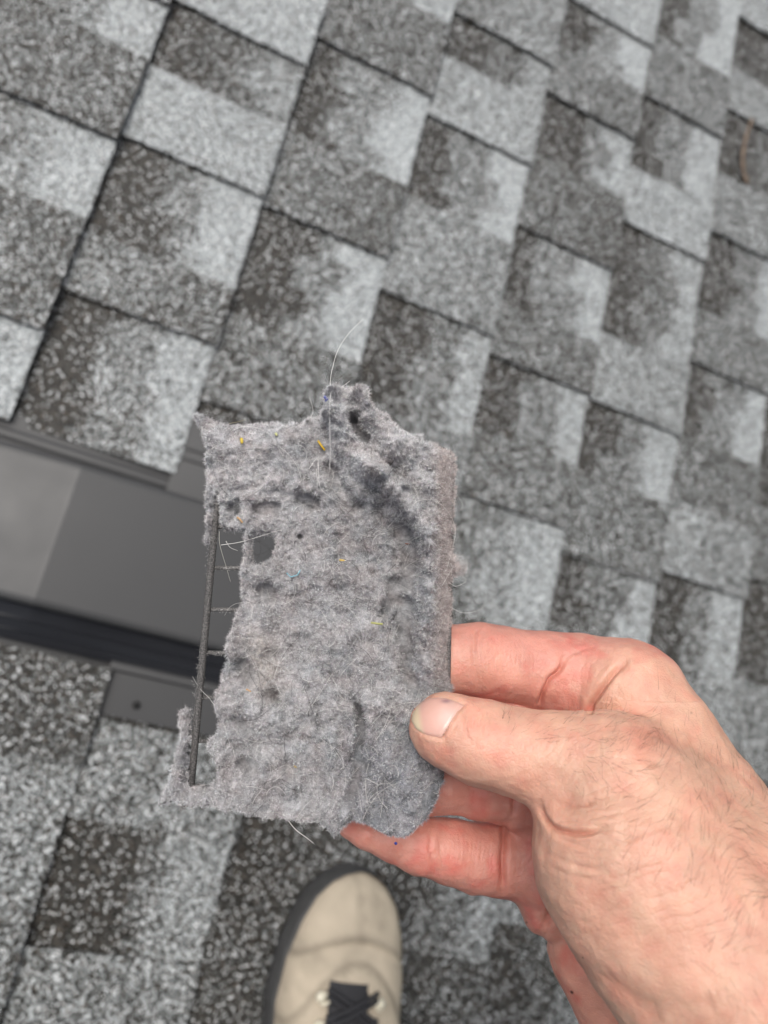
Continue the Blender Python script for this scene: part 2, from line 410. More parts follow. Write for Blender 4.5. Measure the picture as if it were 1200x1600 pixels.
fr = MB(); fr.add(r2w(np.array([[-.0502, -.0502], [-.0300, -.0300]]), np.array([[-.032, .25], [-.032, .25]]), np.array([[.0162, .0162], [.0150, .0150]])).reshape(-1, 3), [(0, 2, 3, 1)])
fl.add(fr.V[0], fr.Q[0])
fl.build('flange', M_vent, vent, smooth=False)
# hood: ramp upslope, flat top, rounded shoulders
HH = 0.042
us = [-0.50, -0.2895, -0.2865, -0.075, -0.066, -0.062]
def hh(u): return np.interp(u, us, [0.010, HH - .0006, HH, HH, HH - .003, HH - .010])
nv = 24; vv = np.linspace(0, 1, nv)
v0, v1 = 0.0555, 0.1755
edge = 0.0055
sv = np.concatenate([[v0 - .002, v0, v0 + edge * .5, v0 + edge], np.linspace(v0 + .012, v1 - .012, 8), [v1 - edge, v1 - edge * .4, v1, v1 + .001]])
sh = np.concatenate([[-.006, -.0025, -.0006, 0], np.zeros(8), [0, -.0006, -.0025, -.006]])
P = np.concatenate([r2w(np.full(len(sv), u), sv, hh(u) + sh) for u in us]); top = MB(); top.add(P, gridq(len(us), len(sv)))
top.build('hood_top', M_vent, vent, smooth=False)
sd = MB()
for sgn, vb, seq in ((1, v1 + .001, [(0, 0), (.0015, -.30), (.012, -.46), (.0125, -.54), (.022, -.74), (.0225, -.80), (.031, -.95), (.0312, -1.0)]),
                     (-1, v0 - .002, [(0, 0), (.001, -.5), (.004, -1.0)])):
    P = []
    for u in us:
        h1 = hh(u) - .006; h0 = 0.0020 + .012 * sm(np.array(u), -.2145, -.07)
        P.append(r2w(np.full(len(seq), u), [vb + sgn * a for a, _ in seq], [h1 + (h1 - h0) * b for _, b in seq]))
    sd.add(np.concatenate(P), gridq(len(us), len(seq)))
u = us[-1]; sd.add(np.stack([r2w(u, v0 - .002, hh(u) - .006), r2w(u, v1 + .001, hh(u) - .006), r2w(u + .02, v1 + .001, .0163), r2w(u + .02, v0 - .002, .0163)]), [(0, 1, 2, 3)])
sd.build('hood_side', M_ventshade, vent, smooth=False)
sc = MB()
cs = r2w(-0.1833, 0.237, 0.0090)
sc.tube([cs, cs + n_w * .0016], [0.0034, 0.0030], 12)
sc.build('screw', M_vent_in, vent)

# ------------------------------------------------------------------ twig on the roof
tw = MB()
pp = [(1175, 186), (1163, 215), (1158, 240), (1160, 262), (1170, 285)]
P = np.array([r2w(*uvh(x, y, .012), .012 + .004 * math.sin(i)) for i, (x, y) in enumerate(pp)])
tw.tube(spline(P, 18), np.linspace(.0018, .0029, 18) * (1 + .25 * np.sin(np.arange(18) * 1.7)), 8)
o = tw.build('twig', mat_simple('dead bark', (0.20, 0.145, 0.105), 0.85, var=.5, scale=200, bump=.001), origin=P[0])
tag(o, 'short curved brown dead twig lying on the shingles at the upper right', 'twig')

#@@PARTS@@
# ------------------------------------------------------------------ vent screen with its lint (camera-frame millimetres -> world)
ZS = 214.0                                             # distance of the screen plane from the camera, mm
def S(px, py, dz=0.0):                                 # point of the screen plane; dz mm towards the camera
    px, py, dz = np.broadcast_arrays(np.asarray(px, float), np.asarray(py, float), dz)
    return c2w(np.stack([(px - 600) * ZS / F, (py - 800) * ZS / F, ZS - dz], -1) / 1000)
PPM = F / ZS                                           # photo pixels per mm on that plane
def mat_plastic():
    m = NT('dusty black plastic'); d = m.ramp(m.noise(2600, 4, .7), [(.42, 0.0), (.75, 1.0)])
    m.l(m.mix(m.math('MULTIPLY', d, .8), (.035, .034, .033), (.36, .34, .33)), m.b.inputs['Base Color']); m.val('Roughness', .6)
    m.l(m.bump(d, .3, .0001), m.b.inputs['Normal']); return m.m
M_plastic = mat_plastic()
M_lint = mat_lint(); M_fuzz = mat_fibre('lint fibre', .9); M_hairw = mat_fibre('pet hair', .45)
screen = empty('vent_screen', S(500, 960))
tag(screen, 'small black plastic dryer vent screen thickly clogged with grey lint, held between finger and thumb', 'vent screen')

fr = MB()
def bar(a, b, w, t, z=0.0, k=8):
    n = 10; t_ = np.linspace(0, 1, n)[:, None]; A = S(a[0], a[1], z); B = S(b[0], b[1], z)
    fr.tube(A + (B - A) * t_, w / 2 / 1000, k, squash=(-n_cam, t / w))
n_cam = RM @ np.array([0, 0, 1.0])
fr2 = MB()
bar((341, 768), (298, 1238), 2.25, 2.5, .3)
bar((326, 690), (341, 770), 2.2, 2.4, -.2)
fr_left = fr; 
fr.build('side_rail', M_plastic, screen); fr = MB()
bar((322, 694), (690, 702), 2.2, 2.4, -.6); bar((690, 702), (707, 720), 2.2, 2.4, -.6)
bar((707, 720), (700, 1080), 1.6, 2.6, -.9); bar((700, 1080), (690, 1215), 1.6, 2.6, -.9); bar((690, 1215), (668, 1252), 1.8, 2.4, -.9)
bar((668, 1252), (297, 1240), 2.2, 2.4, -.6)
fr.build('outer_frame', M_plastic, screen)
ys = [823, 887, 952, 1020, 1090, 1158]
for y in ys:
    fr = MB(); t = (y - 768) / 470; x0 = 341 - 44 * t
    bar((x0, y), (690, y + 8), 1.35, 1.5, -.3); fr.build('cross_bar', M_plastic, screen)
for i in range(6):
    fr = MB(); x = 388 + i * 54
    bar((x, 790), (x - 40 * .9, 1240), 1.1, 1.3, -.7); fr.build('cross_bar', M_plastic, screen)
pg = MB(); pg.tube([S(290, 1240, -.5), S(290, 1256, -.5), S(289, 1259, -.5)], [.0011, .0016, .0012], 10); pg.build('corner_peg', M_plastic, screen)

OUT = [(303,650),(310,646),(318,650),(335,661),(360,665),(390,664),(430,662),(470,665),(482,656),(500,652),(508,640),(507,625),(515,613),(530,608),(555,608),(574,608),(577,628),(585,640),(605,650),(615,665),(635,678),(660,682),(665,692),(690,699),(706,706),(711,716),(711,760),(708,815),(712,827),(706,835),(706,862),(716,872),(728,885),(724,896),(708,900),(703,910),(706,940),(702,985),(697,1020),(700,1050),(707,1075),(702,1082),(694,1100),(693,1200),(692,1220),(684,1240),(672,1260),(660,1274),(640,1290),(622,1303),(600,1296),(580,1286),(565,1276),(545,1283),(530,1299),(521,1298),(510,1285),(490,1279),(465,1272),(440,1266),(420,1268),(395,1267),(370,1260),(340,1256),(320,1254),(300,1250),(285,1252),(270,1251),(257,1252),(250,1246),(262,1228),(272,1205),(278,1180),(284,1150),(283,1125),(283,1108),(292,1103),(299,1112),(303,1100),(308,1060),(300,1105),(297,1150),(297,1222),(305,1227),(334,1226),(342,1212),(345,1182),(326,1166),(327,1154),(342,1141),(346,1120),(338,1100),(336,1086),(344,1075),(349,1050),(358,1028),(353,1010),(363,988),(369,960),(380,944),(379,900),(377,888),(383,882),(384,829),(350,828),(346,815),(347,795),(343,775),(336,800),(330,850),(322,850),(325,800),(323,785),(322,775),(328,760),(325,742),(326,700),(318,675)]
HOLES = [[(394,838),(412,834),(431,838),(432,855),(425,872),(414,881),(396,880)], [(365,790),(376,786),(379,803),(368,808)]]
def pdist(P, poly):
    P = P.astype(float); x, y = P[:, 0], P[:, 1]; a = np.array(poly, float); b = np.roll(a, -1, 0)
    best = np.full(len(P), 1e9); ins = np.zeros(len(P), bool)
    for (x1, y1), (x2, y2) in zip(a, b):
        dx, dy = x2 - x1, y2 - y1; t = np.clip(((x - x1) * dx + (y - y1) * dy) / (dx * dx + dy * dy + 1e-9), 0, 1)
        best = np.minimum(best, np.hypot(x - x1 - t * dx, y - y1 - t * dy))
        if y1 != y2: ins ^= ((y1 > y) != (y2 > y)) & (x < dx * (y - y1) / dy + x1)
    return np.where(ins, best, -best)
def lint_sd(P):
    s = pdist(P, OUT)
    for h in HOLES: s = np.minimum(s, -pdist(P, h))
    return s
def segd(P, pts):
    x, y = P[:, 0], P[:, 1]; best = np.full(len(P), 1e9); a = np.array(pts, float)
    for (x1, y1), (x2, y2) in zip(a[:-1], a[1:]):
        dx, dy = x2 - x1, y2 - y1; t = np.clip(((x - x1) * dx + (y - y1) * dy) / (dx * dx + dy * dy + 1e-9), 0, 1)
        best = np.minimum(best, np.hypot(x - x1 - t * dx, y - y1 - t * dy))
    return best
# (points, half width px, height mm)
RIDGES = [([(530,622),(530,660),(548,705),(580,738)], 19, 5.5), ([(566,622),(585,655),(618,690)], 19, 5.0), ([(575,735),(620,770),(646,806),(662,850),(668,900),(662,945),(658,1000),(668,1040)], 14, 7.0), ([(612,690),(645,745),(680,820)], 30, 3.6), ([(655,690),(690,712)], 10, 2.5),
          ([(640,700),(675,760),(682,830),(685,900)], 12, 2.0), ([(405,960),(412,1000),(420,1030),(428,1060)], 15, 3.2), ([(430,750),(480,740),(500,755)], 20, 2.2),
          ([(380,870),(400,900),(440,905)], 12, 1.8), ([(575,1085),(590,1130),(605,1170),(640,1210),(655,1250)], 24, 3.0), ([(560,1240),(600,1270),(640,1270)], 22, 2.6),
          ([(330,700),(400,700),(470,700)], 26, 1.6), ([(345,1180),(360,1235),(440,1250),(520,1260)], 22, 1.8), ([(600,960),(560,980),(520,1010),(490,1050)], 16, 2.0), ([(490,900),(540,890),(590,920),(620,930)], 20, 1.5),
          ([(515,612),(512,650)], 9, 2.5), ([(470,760),(500,785),(560,775)], 10, 2.0), ([(350,1090),(380,1110),(430,1120)], 16, 1.4)]
PITS = [([(552,655),(560,675),(572,690)], 7, 7), ([(628,830),(636,850),(640,885),(636,915)], 10, 7.5), ([(618,912),(614,935),(600,955)], 12, 6), ([(634,940),(630,975),(634,1005)], 10, 5), ([(470,842),(474,842)], 4, 4), ([(430,1060),(436,1090)], 8, 3), ([(476,780),(494,790)], 10, 6), ([(408,796),(434,798)], 9, 7), ([(368,797),(374,797)], 8, 3),
        ([(416,922),(423,928)], 10, 7), ([(386,1186),(393,1194)], 11, 6), ([(560,1095),(566,1135),(562,1180),(550,1235)], 8, 6.0), ([(566,1186),(574,1192)], 8, 6.0), ([(382,1038),(394,1050),(396,1062)], 13, 4.5),
        ([(520,735),(525,765),(560,790)], 12, 3.2), ([(640,1020),(636,1045),(648,1070)], 11, 3.2), ([(640,960),(630,1000)], 9, 2.5), ([(375,1120),(390,1135)], 12, 2.0), ([(590,800),(620,835)], 12, 2.0),
        ([(660,1240),(682,1215)], 9, 2.5), ([(345,830),(345,830)], 3, .1), ([(500,650),(520,690)], 8, 2.2), ([(455,1195),(462,1200)], 10, 2), ([(560,1245),(545,1275)], 7, 2.5), ([(600,1110),(640,1150)], 9, 1.8)]
def lint_h(P):
    q = np.stack([P[:, 0], P[:, 1]], -1) / PPM          # mm
    w = q + 0.8 * np.stack([fbm(q / 7, 31, 3), fbm(q / 7 + 9, 37, 3)], -1)
    Pw = w * PPM
    calm = np.exp(-(((P[:, 0] - 500) / 110) ** 2 + ((P[:, 1] - 930) / 120) ** 2)) + np.exp(-(((P[:, 0] - 420) / 90) ** 2 + ((P[:, 1] - 700) / 45) ** 2)) + .6 * np.exp(-(((P[:, 0] - 400) / 110) ** 2 + ((P[:, 1] - 1235) / 40) ** 2))
    ro = 1 - .75 * np.clip(calm, 0, 1)
    h = 4.2 + 1.4 * fbm(w / 14, 41, 2) + ro * (2.4 * (0.35 - np.abs(fbm(w / 8, 45, 3))) + 1.9 * np.abs(fbm(w / 4.2, 51, 3))) + (.35 + .65 * ro) * 0.7 * np.abs(fbm(w / 1.9, 57, 3)) + .40 * fbm(q / .9, 59, 2)
    for pts, wd, a in RIDGES: d = segd(Pw, pts) / wd; h = h + 1.6 * a * np.clip(.85 + .45 * fbm(w / 3.4, 131, 2), .6, 1.3) * np.exp(-d ** 2 * 1.1)
    for pts, wd, a in PITS: d = segd(Pw, pts) / wd; h = h - 1.8 * a * np.exp(-(d ** 3.4) * .9)
    tan = sm(P[:, 0], 672, 690) * sm(P[:, 1], 1090, 1040)              # flat pressed strip along the right edge
    h = h * (1 - .72 * tan) + .9 * tan
    tl = sm(P[:, 0], 640, 690) * sm(P[:, 1], 1075, 1110) * sm(P[:, 1], 1240, 1200)   # pressed under the thumb
    h = h * (1 - .55 * tl)
    return np.where(h > 1.2, h, .55 + .65 * np.exp(np.minimum(h - 1.2, 0)))
stp = 0.42 * PPM
gx = np.arange(240, 740, stp); gy = np.arange(600, 1312, stp)
GX, GY = np.meshgrid(gx, gy, indexing='ij'); P2 = np.stack([GX.ravel(), GY.ravel()], -1)
edge_n = 2.6 * fbm(P2 / PPM / 1.6, 61, 3) + 1.2 * fbm(P2 / PPM / .7, 63, 2)
sd_ = lint_sd(P2) + edge_n
hgt = lint_h(P2); prof = np.sqrt(np.clip(sd_ / (1.6 * PPM), 0, 1))
hz = (hgt + .8) * prof - .8
def lint_col(P, h):
    q = P / PPM
    base = np.array([0.575, 0.558, 0.572])
    c = np.tile(base, (len(P), 1))
    a = fbm(q / 9, 71, 3)[:, None]; b = fbm(q / 4, 75, 3)[:, None]; d = fbm(q / 2.0, 79, 3)[:, None]
    wsp = np.abs(fbm(q / 5.5, 87, 3))[:, None]; c = c * (1.04 + .20 * a + .20 * d - .30 * np.exp(-(wsp / .10) ** 2)) + b * np.array([.022, -.002, -.010])
    warm = (sm(P[:, 0], 665, 690) * sm(P[:, 1], 1100, 1040))[:, None]
    c = c * (1 - warm) + warm * np.array([0.56, 0.49, 0.475]) * (1 + .2 * a)
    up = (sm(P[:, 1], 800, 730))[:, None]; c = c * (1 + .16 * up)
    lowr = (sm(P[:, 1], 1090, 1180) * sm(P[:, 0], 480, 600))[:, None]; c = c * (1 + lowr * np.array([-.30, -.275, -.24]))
    pk = np.exp(-(segd(P, [(410, 1000), (425, 1065)]) / 22) ** 2)[:, None]; c = c * (1 + pk * np.array([.22, .14, .06]))
    dirt = np.clip(fbm(q / 3.1, 83, 3) - .35, 0, 1)[:, None]; c = c * (1 - .45 * dirt)
    return np.clip(c, .02, .86)
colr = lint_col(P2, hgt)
inside = (sd_ > 0).reshape(GX.shape)
cell = inside[:-1, :-1] & inside[1:, :-1] & inside[:-1, 1:] & inside[1:, 1:]
q = gridq(len(gx), len(gy)).reshape(len(gx) - 1, len(gy) - 1, 4)[cell]
used = np.unique(q); remap = -np.ones(len(P2), int); remap[used] = np.arange(len(used)); qf = remap[q]; nU = len(used)
Vf = S(P2[used, 0], P2[used, 1], hz[used]); Vb = S(P2[used, 0], P2[used, 1], -1.6 * prof[used] - .7)
# border edges between front and back
e = np.concatenate([qf[:, [0, 1]], qf[:, [1, 2]], qf[:, [2, 3]], qf[:, [3, 0]]]); key = np.sort(e, 1); kk = key[:, 0].astype(np.int64) * nU + key[:, 1]
uq, inv, cnt = np.unique(kk, return_inverse=True, return_counts=True); be = e[cnt[inv] == 1]
Q = np.concatenate([qf, qf[:, ::-1] + nU, np.stack([be[:, 1], be[:, 0], be[:, 0] + nU, be[:, 1] + nU], 1)])
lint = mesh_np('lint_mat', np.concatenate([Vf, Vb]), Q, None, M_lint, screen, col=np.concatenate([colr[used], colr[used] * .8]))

def ribbons(roots, dirs, L, W, nseg, curl, colors, seed, name, mat, parent, droop=0.0, taper=.25):
    """curved fibre ribbons: roots, dirs in world metres; lengths L, widths W"""
    r = np.random.default_rng(seed); N = len(roots)
    d = dirs / np.linalg.norm(dirs, axis=1)[:, None]
    k = r.normal(size=(N, 3)); k -= (k * d).sum(1)[:, None] * d; k /= np.linalg.norm(k, axis=1)[:, None]
    side = np.cross(d, k); pts = [roots]; p = roots.copy(); dd = d.copy()
    for s in range(nseg):
        dd = dd + k * (curl / nseg)[:, None] + r.normal(size=(N, 3)) * (0.10 * np.abs(curl) / np.sqrt(nseg))[:, None]
        dd /= np.linalg.norm(dd, axis=1)[:, None]
        p = p + dd * (L / nseg)[:, None]; pts.append(p)
    pts = np.stack(pts, 1); t = np.linspace(1, taper, nseg + 1)[None, :, None]
    # ribbon faces the side it was laid on, slightly random
    sd = side + 0.4 * k
    view = np.cross(d, -n_cam); view /= np.linalg.norm(view, axis=1)[:, None] + 1e-9
    sd = .5 * sd + .9 * view; sd /= np.linalg.norm(sd, axis=1)[:, None]
    A = pts + sd[:, None] * W[:, None, None] / 2 * t; B = pts - sd[:, None] * W[:, None, None] / 2 * t
    V = np.stack([A, B], 2).reshape(-1, 3); m = (nseg + 1) * 2
    b = np.arange(N)[:, None] * m + np.arange(nseg)[None] * 2; b = b.ravel()
    Q = np.stack([b, b + 1, b + 3, b + 2], 1)
    return mesh_np(name, V, Q, None, mat, parent, col=np.repeat(colors, m, 0))
def cdir(x, y, z):  # direction in the screen's frame: x right, y down, z towards the viewer
    return np.stack([x, y, -z], -1) @ RM.T
r = np.random.default_rng(5)
def sample(n, cond=None):
    i = r.choice(used, n * 2); P = P2[i] + r.uniform(-.5, .5, (len(i), 2)) * stp
    return P[:n], i[:n]
N = 170000
wt = np.clip((hz[used] - .8) / 2.6, .10, 1); wt = wt / wt.sum()
idx = r.choice(used, N, p=wt); P = P2[idx] + r.uniform(-.5, .5, (N, 2)) * stp
gxh = np.gradient(hz.reshape(GX.shape), .42, axis=0).ravel()[idx]; gyh = np.gradient(hz.reshape(GX.shape), .42, axis=1).ravel()[idx]
gl = np.hypot(gxh, gyh) + 1e-6; gs = np.minimum(gl, 1.2) / gl; gxh *= gs; gyh *= gs
an = r.uniform(0, 2 * np.pi, N); lay = r.uniform(.5, 1.6, N)
D = cdir(np.cos(an) * lay - gxh * .8, np.sin(an) * lay - gyh * .8, np.full(N, .35))
roots = S(P[:, 0], P[:, 1], hz[idx] - .10)
cl = colr[idx] * np.exp(r.normal(-.14, .60, N))[:, None] * (1 + r.normal(0, .05, (N, 3))); cl[r.random(N) < .035] = (.92, .91, .90)
ribbons(roots, D, r.uniform(.35, 1.15, N) / 1000, r.uniform(.05, .11, N) / 1000, 3, r.normal(0, 1.1, N), np.clip(cl, .02, .9), 1, 'lint_fuzz', M_fuzz, lint)
# fuzz standing out around the ragged edge
ed = used[(sd_[used] < 4.5)]; idx = r.choice(ed, 26000); P = P2[idx] + r.uniform(-.5, .5, (len(idx), 2)) * stp
g = sd_.reshape(GX.shape); ga = np.gradient(g, axis=0).ravel()[idx]; gb = np.gradient(g, axis=1).ravel()[idx]; gl = np.hypot(ga, gb) + 1e-6
N = len(idx); D = cdir(-ga / gl + r.normal(0, .7, N), -gb / gl + r.normal(0, .7, N), r.normal(.1, .5, N))
cl = colr[idx] * r.uniform(.7, 1.4, N)[:, None]
ribbons(S(P[:, 0], P[:, 1], hz[idx] * .7), D, r.uniform(.4, 1.4, N) / 1000, r.uniform(.04, .08, N) / 1000, 3, r.normal(0, 1.3, N), np.clip(cl, .02, .9), 2, 'edge_fuzz', M_fuzz, lint)
# fine lint caught on the bars
bl = []
for y in ys:
    t = (y - 768) / 470; x0 = 341 - 44 * t
    bl.append(np.stack([x0 + r.uniform(0, 1, 110) ** .6 * 62, np.full(110, y + 1.) + r.normal(0, 1.6, 110)], 1))
bl.append(np.stack([388 + r.normal(0, 3.4, 500), r.uniform(826, 886, 500)], 1))
for (xa, ya, xb, yb, n_) in ((325, 850, 340, 780, 500), (311, 900, 334, 800, 300), (299, 1225, 322, 1000, 500)):
    t = r.uniform(0, 1, n_); xx = xb + (xa - xb) * t; yy = yb + (ya - yb) * t
    xr = 341 - 44 * (yy - 768) / 470
    bl.append(np.stack([xr + r.normal(-2, 3, n_), yy], 1))
P = np.concatenate(bl); N = len(P); an = r.uniform(0, 2 * np.pi, N)
ribbons(S(P[:, 0], P[:, 1], r.uniform(.2, 1.1, N)), cdir(np.cos(an), np.sin(an), r.uniform(-.2, .6, N)), r.uniform(.25, .95, N) / 1000, r.uniform(.04, .09, N) / 1000, 3, r.normal(0, 1.6, N),
        np.clip(np.array([.55, .535, .52]) * r.uniform(.6, 1.5, (N, 1)), 0, .8), 3, 'bar_fuzz', M_fuzz, lint)
# stray hairs lying over the lint, pale and dark
def surf(P): return lint_h(P)
hm = MB()
def hair(pts, w, c, lift=.5):
    w = w * 1.3; lift = lift + .7
    pts = spline(np.array(pts, float), 26); s = lint_sd(pts); z = np.where(s > 0, np.maximum(surf(pts), 0) * np.sqrt(np.clip(s / (1.6 * PPM), 0, 1)), 0)
    z = np.convolve(np.pad(z, 4, 'edge'), np.ones(9) / 9, 'valid') + lift + .25 * np.sin(np.linspace(0, 5, 26))
    hm.tube(S(pts[:, 0], pts[:, 1], z), np.linspace(w, w * .5, 26) / 2000, 4, c=c, cap=False)
WH = (.93, .91, .88); DK = (.03, .025, .022)
hair([(519,700),(521,640),(520,590),(527,555),(545,525),(568,502)], .10, WH, 2.0)
hair([(517,735),(521,680),(523,640),(526,605)], .16, WH, 1.8)
hair([(532,608),(540,603),(547,597)], .10, WH, 1.5); hair([(448,1272),(462,1290),(478,1303),(491,1314)], .16, WH, 1.2)
hair([(348,851),(380,846),(420,834),(445,827)], .13, WH, 1.5); hair([(345,830),(346,850),(354,880),(362,908)], .08, (.7, .68, .6), 1.2)
hair([(355,845),(362,855),(373,860)], .09, WH, 1); hair([(360,663),(375,660),(386,656)], .08, (.4, .35, .2), 1); hair([(320,724),(333,724)], .08, WH, 2)
hair([(700,760),(712,772),(722,790),(716,800)], .05, WH, 1); hair([(702,910),(712,915),(727,907),(720,898)], .06, WH, 1); hair([(700,945),(722,956),(748,952),(757,942)], .05, WH, 1)
hair([(573,640),(583,622),(596,608)], .05, DK, 1); hair([(585,645),(600,630),(608,618)], .05, DK, 1)
hair([(308,1030),(305,1010)], .05, DK, 1)
for pts in ([(395,850),(410,846),(430,866)], [(395,860),(412,872),(430,852)], [(405,838),(408,860),(398,880)], [(398,842),(420,858),(426,876)], [(393,868),(415,863),(433,846)]): hair(pts, .06, DK, -.3)
hair([(330,1165),(341,1150),(345,1125)], .06, DK, .2); hair([(318,1088),(320,1078),(330,1072),(345,1070)], .06, DK, .2); hair([(288,1105),(286,1090)], .06, DK, .2)
hair([(487,735),(500,720),(503,760),(520,778),(541,790)], .09, WH, 1.2); hair([(498,735),(500,765),(490,790)], .07, WH, 1)
for i in range(380):
    while True:
        x, y = r.uniform(320, 700), r.uniform(650, 1280)
        if lint_sd(np.array([[x, y]]))[0] > 6: break
    a = r.uniform(0, 2 * np.pi) if r.random() < .5 else r.normal(-1.1, .5); L = r.choice([r.uniform(15, 45), r.uniform(40, 110)], p=[.72, .28]); b = r.normal(0, .9)
    pts = [(x + L * s * math.cos(a + b * s), y + L * s * math.sin(a + b * s)) for s in (0, .25, .5, .75, 1)]
    if min(lint_sd(np.array(pts[2::2]))) < 2 and r.random() < .88: continue
    dk_ = r.random() < .2
    hair(pts, r.uniform(.05, .10), DK if dk_ else tuple(np.array(WH) * r.uniform(.6, 1.0)), r.uniform(.15, .9))
hs = hm.build('stray_hair', M_hairw, lint)
hs['kind'] = 'stuff'
# coloured specks
def speck(name, pts, c, w=1.0, n=6):
    m = MB(); P_ = np.array(pts, float); z = max(float(surf(P_[:1])[0]), 0) + .7
    m.tube(S(P_[:, 0], P_[:, 1], z), np.full(len(P_), w / 2000), n, squash=(-n_cam, .4)); 
    m.build('lint_speck', mat_simple('speck ' + name, c, .6), lint)
speck('yellow', [(385,689),(386,696)], (.62, .46, .06), .9); speck('ochre', [(500,692),(504,698),(510,706)], (.6, .38, .02), .6); speck('pale', [(436,681),(438,684)], (.6, .6, .3), .8)
speck('blue', [(513,631),(519,636)], (.10, .12, .42), .9); speck('blue flake', [(514,637),(520,633)], (.12, .15, .5), .6); speck('orange', [(376,808),(380,811),(384,816)], (.52, .33, .18), .6); speck('straw', [(533,873),(541,874)], (.6, .42, .1), .7)
speck('straw2', [(581,966),(598,968)], (.42, .42, .16), .6); speck('straw3', [(461,1194),(469,1196)], (.62, .42, .1), .9); speck('straw4', [(389,1072),(396,1076)], (.6, .35, .15), .5)
speck('cyan', [(452,893),(458,899),(468,896),(473,888)], (.25, .5, .6), .35); speck('dull red', [(633,849),(640,850)], (.35, .16, .12), .3); speck('navy', [(617,1304),(619,1306)], (.03, .05, .3), .8)
# small tuft snagged on the right edge
P = np.stack([716 + r.normal(0, 6, 1500), 885 + r.normal(0, 7, 1500)], 1); an = r.uniform(0, 6.28, 1500)
ribbons(S(P[:, 0], P[:, 1], r.uniform(-.8, 1.8, 1500)), cdir(np.cos(an), np.sin(an), r.normal(0, .6, 1500)), r.uniform(.6, 2.2, 1500) / 1000, r.uniform(.03, .08, 1500) / 1000, 3, r.normal(0, 2, 1500),
        np.clip(np.array([.5, .5, .5]) * r.uniform(.6, 1.5, (1500, 1)), 0, .85), 9, 'lint_tuft', M_fuzz, lint)

# ------------------------------------------------------------------ the hand: one implicit surface, meshed with surface nets
def pc(px, py, z): return np.array([(px - 600) * z / F, (py - 800) * z / F, z])
class Chain:
    """tapered capsules through (px, py, z mm, radius px)"""
    def __init__(s, pts): s.p = [pc(x, y, z) for x, y, z, r_ in pts]; s.r = [r_ * z / F for x, y, z, r_ in pts]
    def box(s):
        P = np.array(s.p); R = np.array(s.r)[:, None]; return (P - R).min(0), (P + R).max(0)
    def __call__(s, X, k):
        d = None
        for i in range(max(1, len(s.p) - 1)):
            a, b = s.p[i], s.p[min(i + 1, len(s.p) - 1)]; ra, rb = s.r[i], s.r[min(i + 1, len(s.p) - 1)]
            ba = b - a; L2 = ba @ ba + 1e-9
            t = np.clip((X - a) @ ba / L2, 0, 1)
            e = np.sqrt(((X - a - t[..., None] * ba) ** 2).sum(-1)) - (ra + (rb - ra) * t)
            d = e if d is None else smin(d, e, k)
        return d
def smin(a, b, k):
    h = np.maximum(k - np.abs(a - b), 0) / k; return np.minimum(a, b) - h * h * k * .25
def smax(a, b, k): return -smin(-a, -b, k)
index_ = Chain([(600,1037,227,40),(655,1032,227,47),(700,1030,227,51),(745,1030,228,54),(790,1037,229,53),(850,1048,231,58),(900,1062,231,68)])
middle = Chain([(590,1133,231,40),(660,1128,231,48),(735,1124,233,52),(800,1128,235,52),(880,1150,236,62)])
ring_ = Chain([(560,1232,235,34),(640,1230,235,44),(700,1222,235,43),(755,1228,237,47),(810,1240,239,50),(880,1255,240,60)])
pinky = Chain([(546,1295,233,15),(572,1299,233,23),(610,1308,234,31),(660,1322,236,41),(705,1330,238,45),(745,1339,240,49),(785,1343,241,52),(830,1350,242,50)])
palm = [Chain([(985,1085,223,84),(1040,1165,215,82),(1095,1275,207,104)]), Chain([(900,1062,231,68),(960,1090,228,78)]), Chain([(925,1150,233,68),(1000,1220,225,90)]),
        Chain([(848,1290,241,52),(850,1345,243,64),(872,1398,243,66)]), Chain([(880,1240,238,62),(960,1300,230,90)]), Chain([(850,1345,243,55),(1000,1330,228,90)])]
heel = [Chain([(932,1492,238,74),(1000,1590,234,86),(1080,1720,226,110),(1160,1900,208,135)])]
thumb = Chain([(688,1137,203.5,46),(700,1142,203,53),(748,1158,202.5,61),(780,1168,201.5,61),(825,1180,200,65),(880,1188,198,72),(945,1203,195,84)])
then = [Chain([(975,1215,195,90),(1000,1300,192,125),(990,1335,189,140)]), Chain([(990,1335,189,140),(1065,1430,184,165),(1180,1560,174,195),(1290,1720,160,210)])]
back = [Chain([(1040,1180,212,86),(1090,1282,205,106),(1178,1425,190,146),(1290,1600,172,190),(1420,1850,150,212),(1640,2230,138,225)])]
GROUPS = {}
def hand_sdf(X):
    f = index_(X, 3)
    for c in (middle, ring_, pinky): f = smin(f, c(X, 3), 1.1)
    p = None
    for c in palm: e = c(X, 5); p = e if p is None else smin(p, e, 7)
    f = smin(f, p, 3.2)
    h = heel[0](X, 5); f = smin(f, h, 1.6)
    t = thumb(X, 3); tt = None
    for c in then + back: e = c(X, 6); tt = e if tt is None else smin(tt, e, 12)
    t = smin(t, tt, 7)
    return smin(f, t, 3.0)
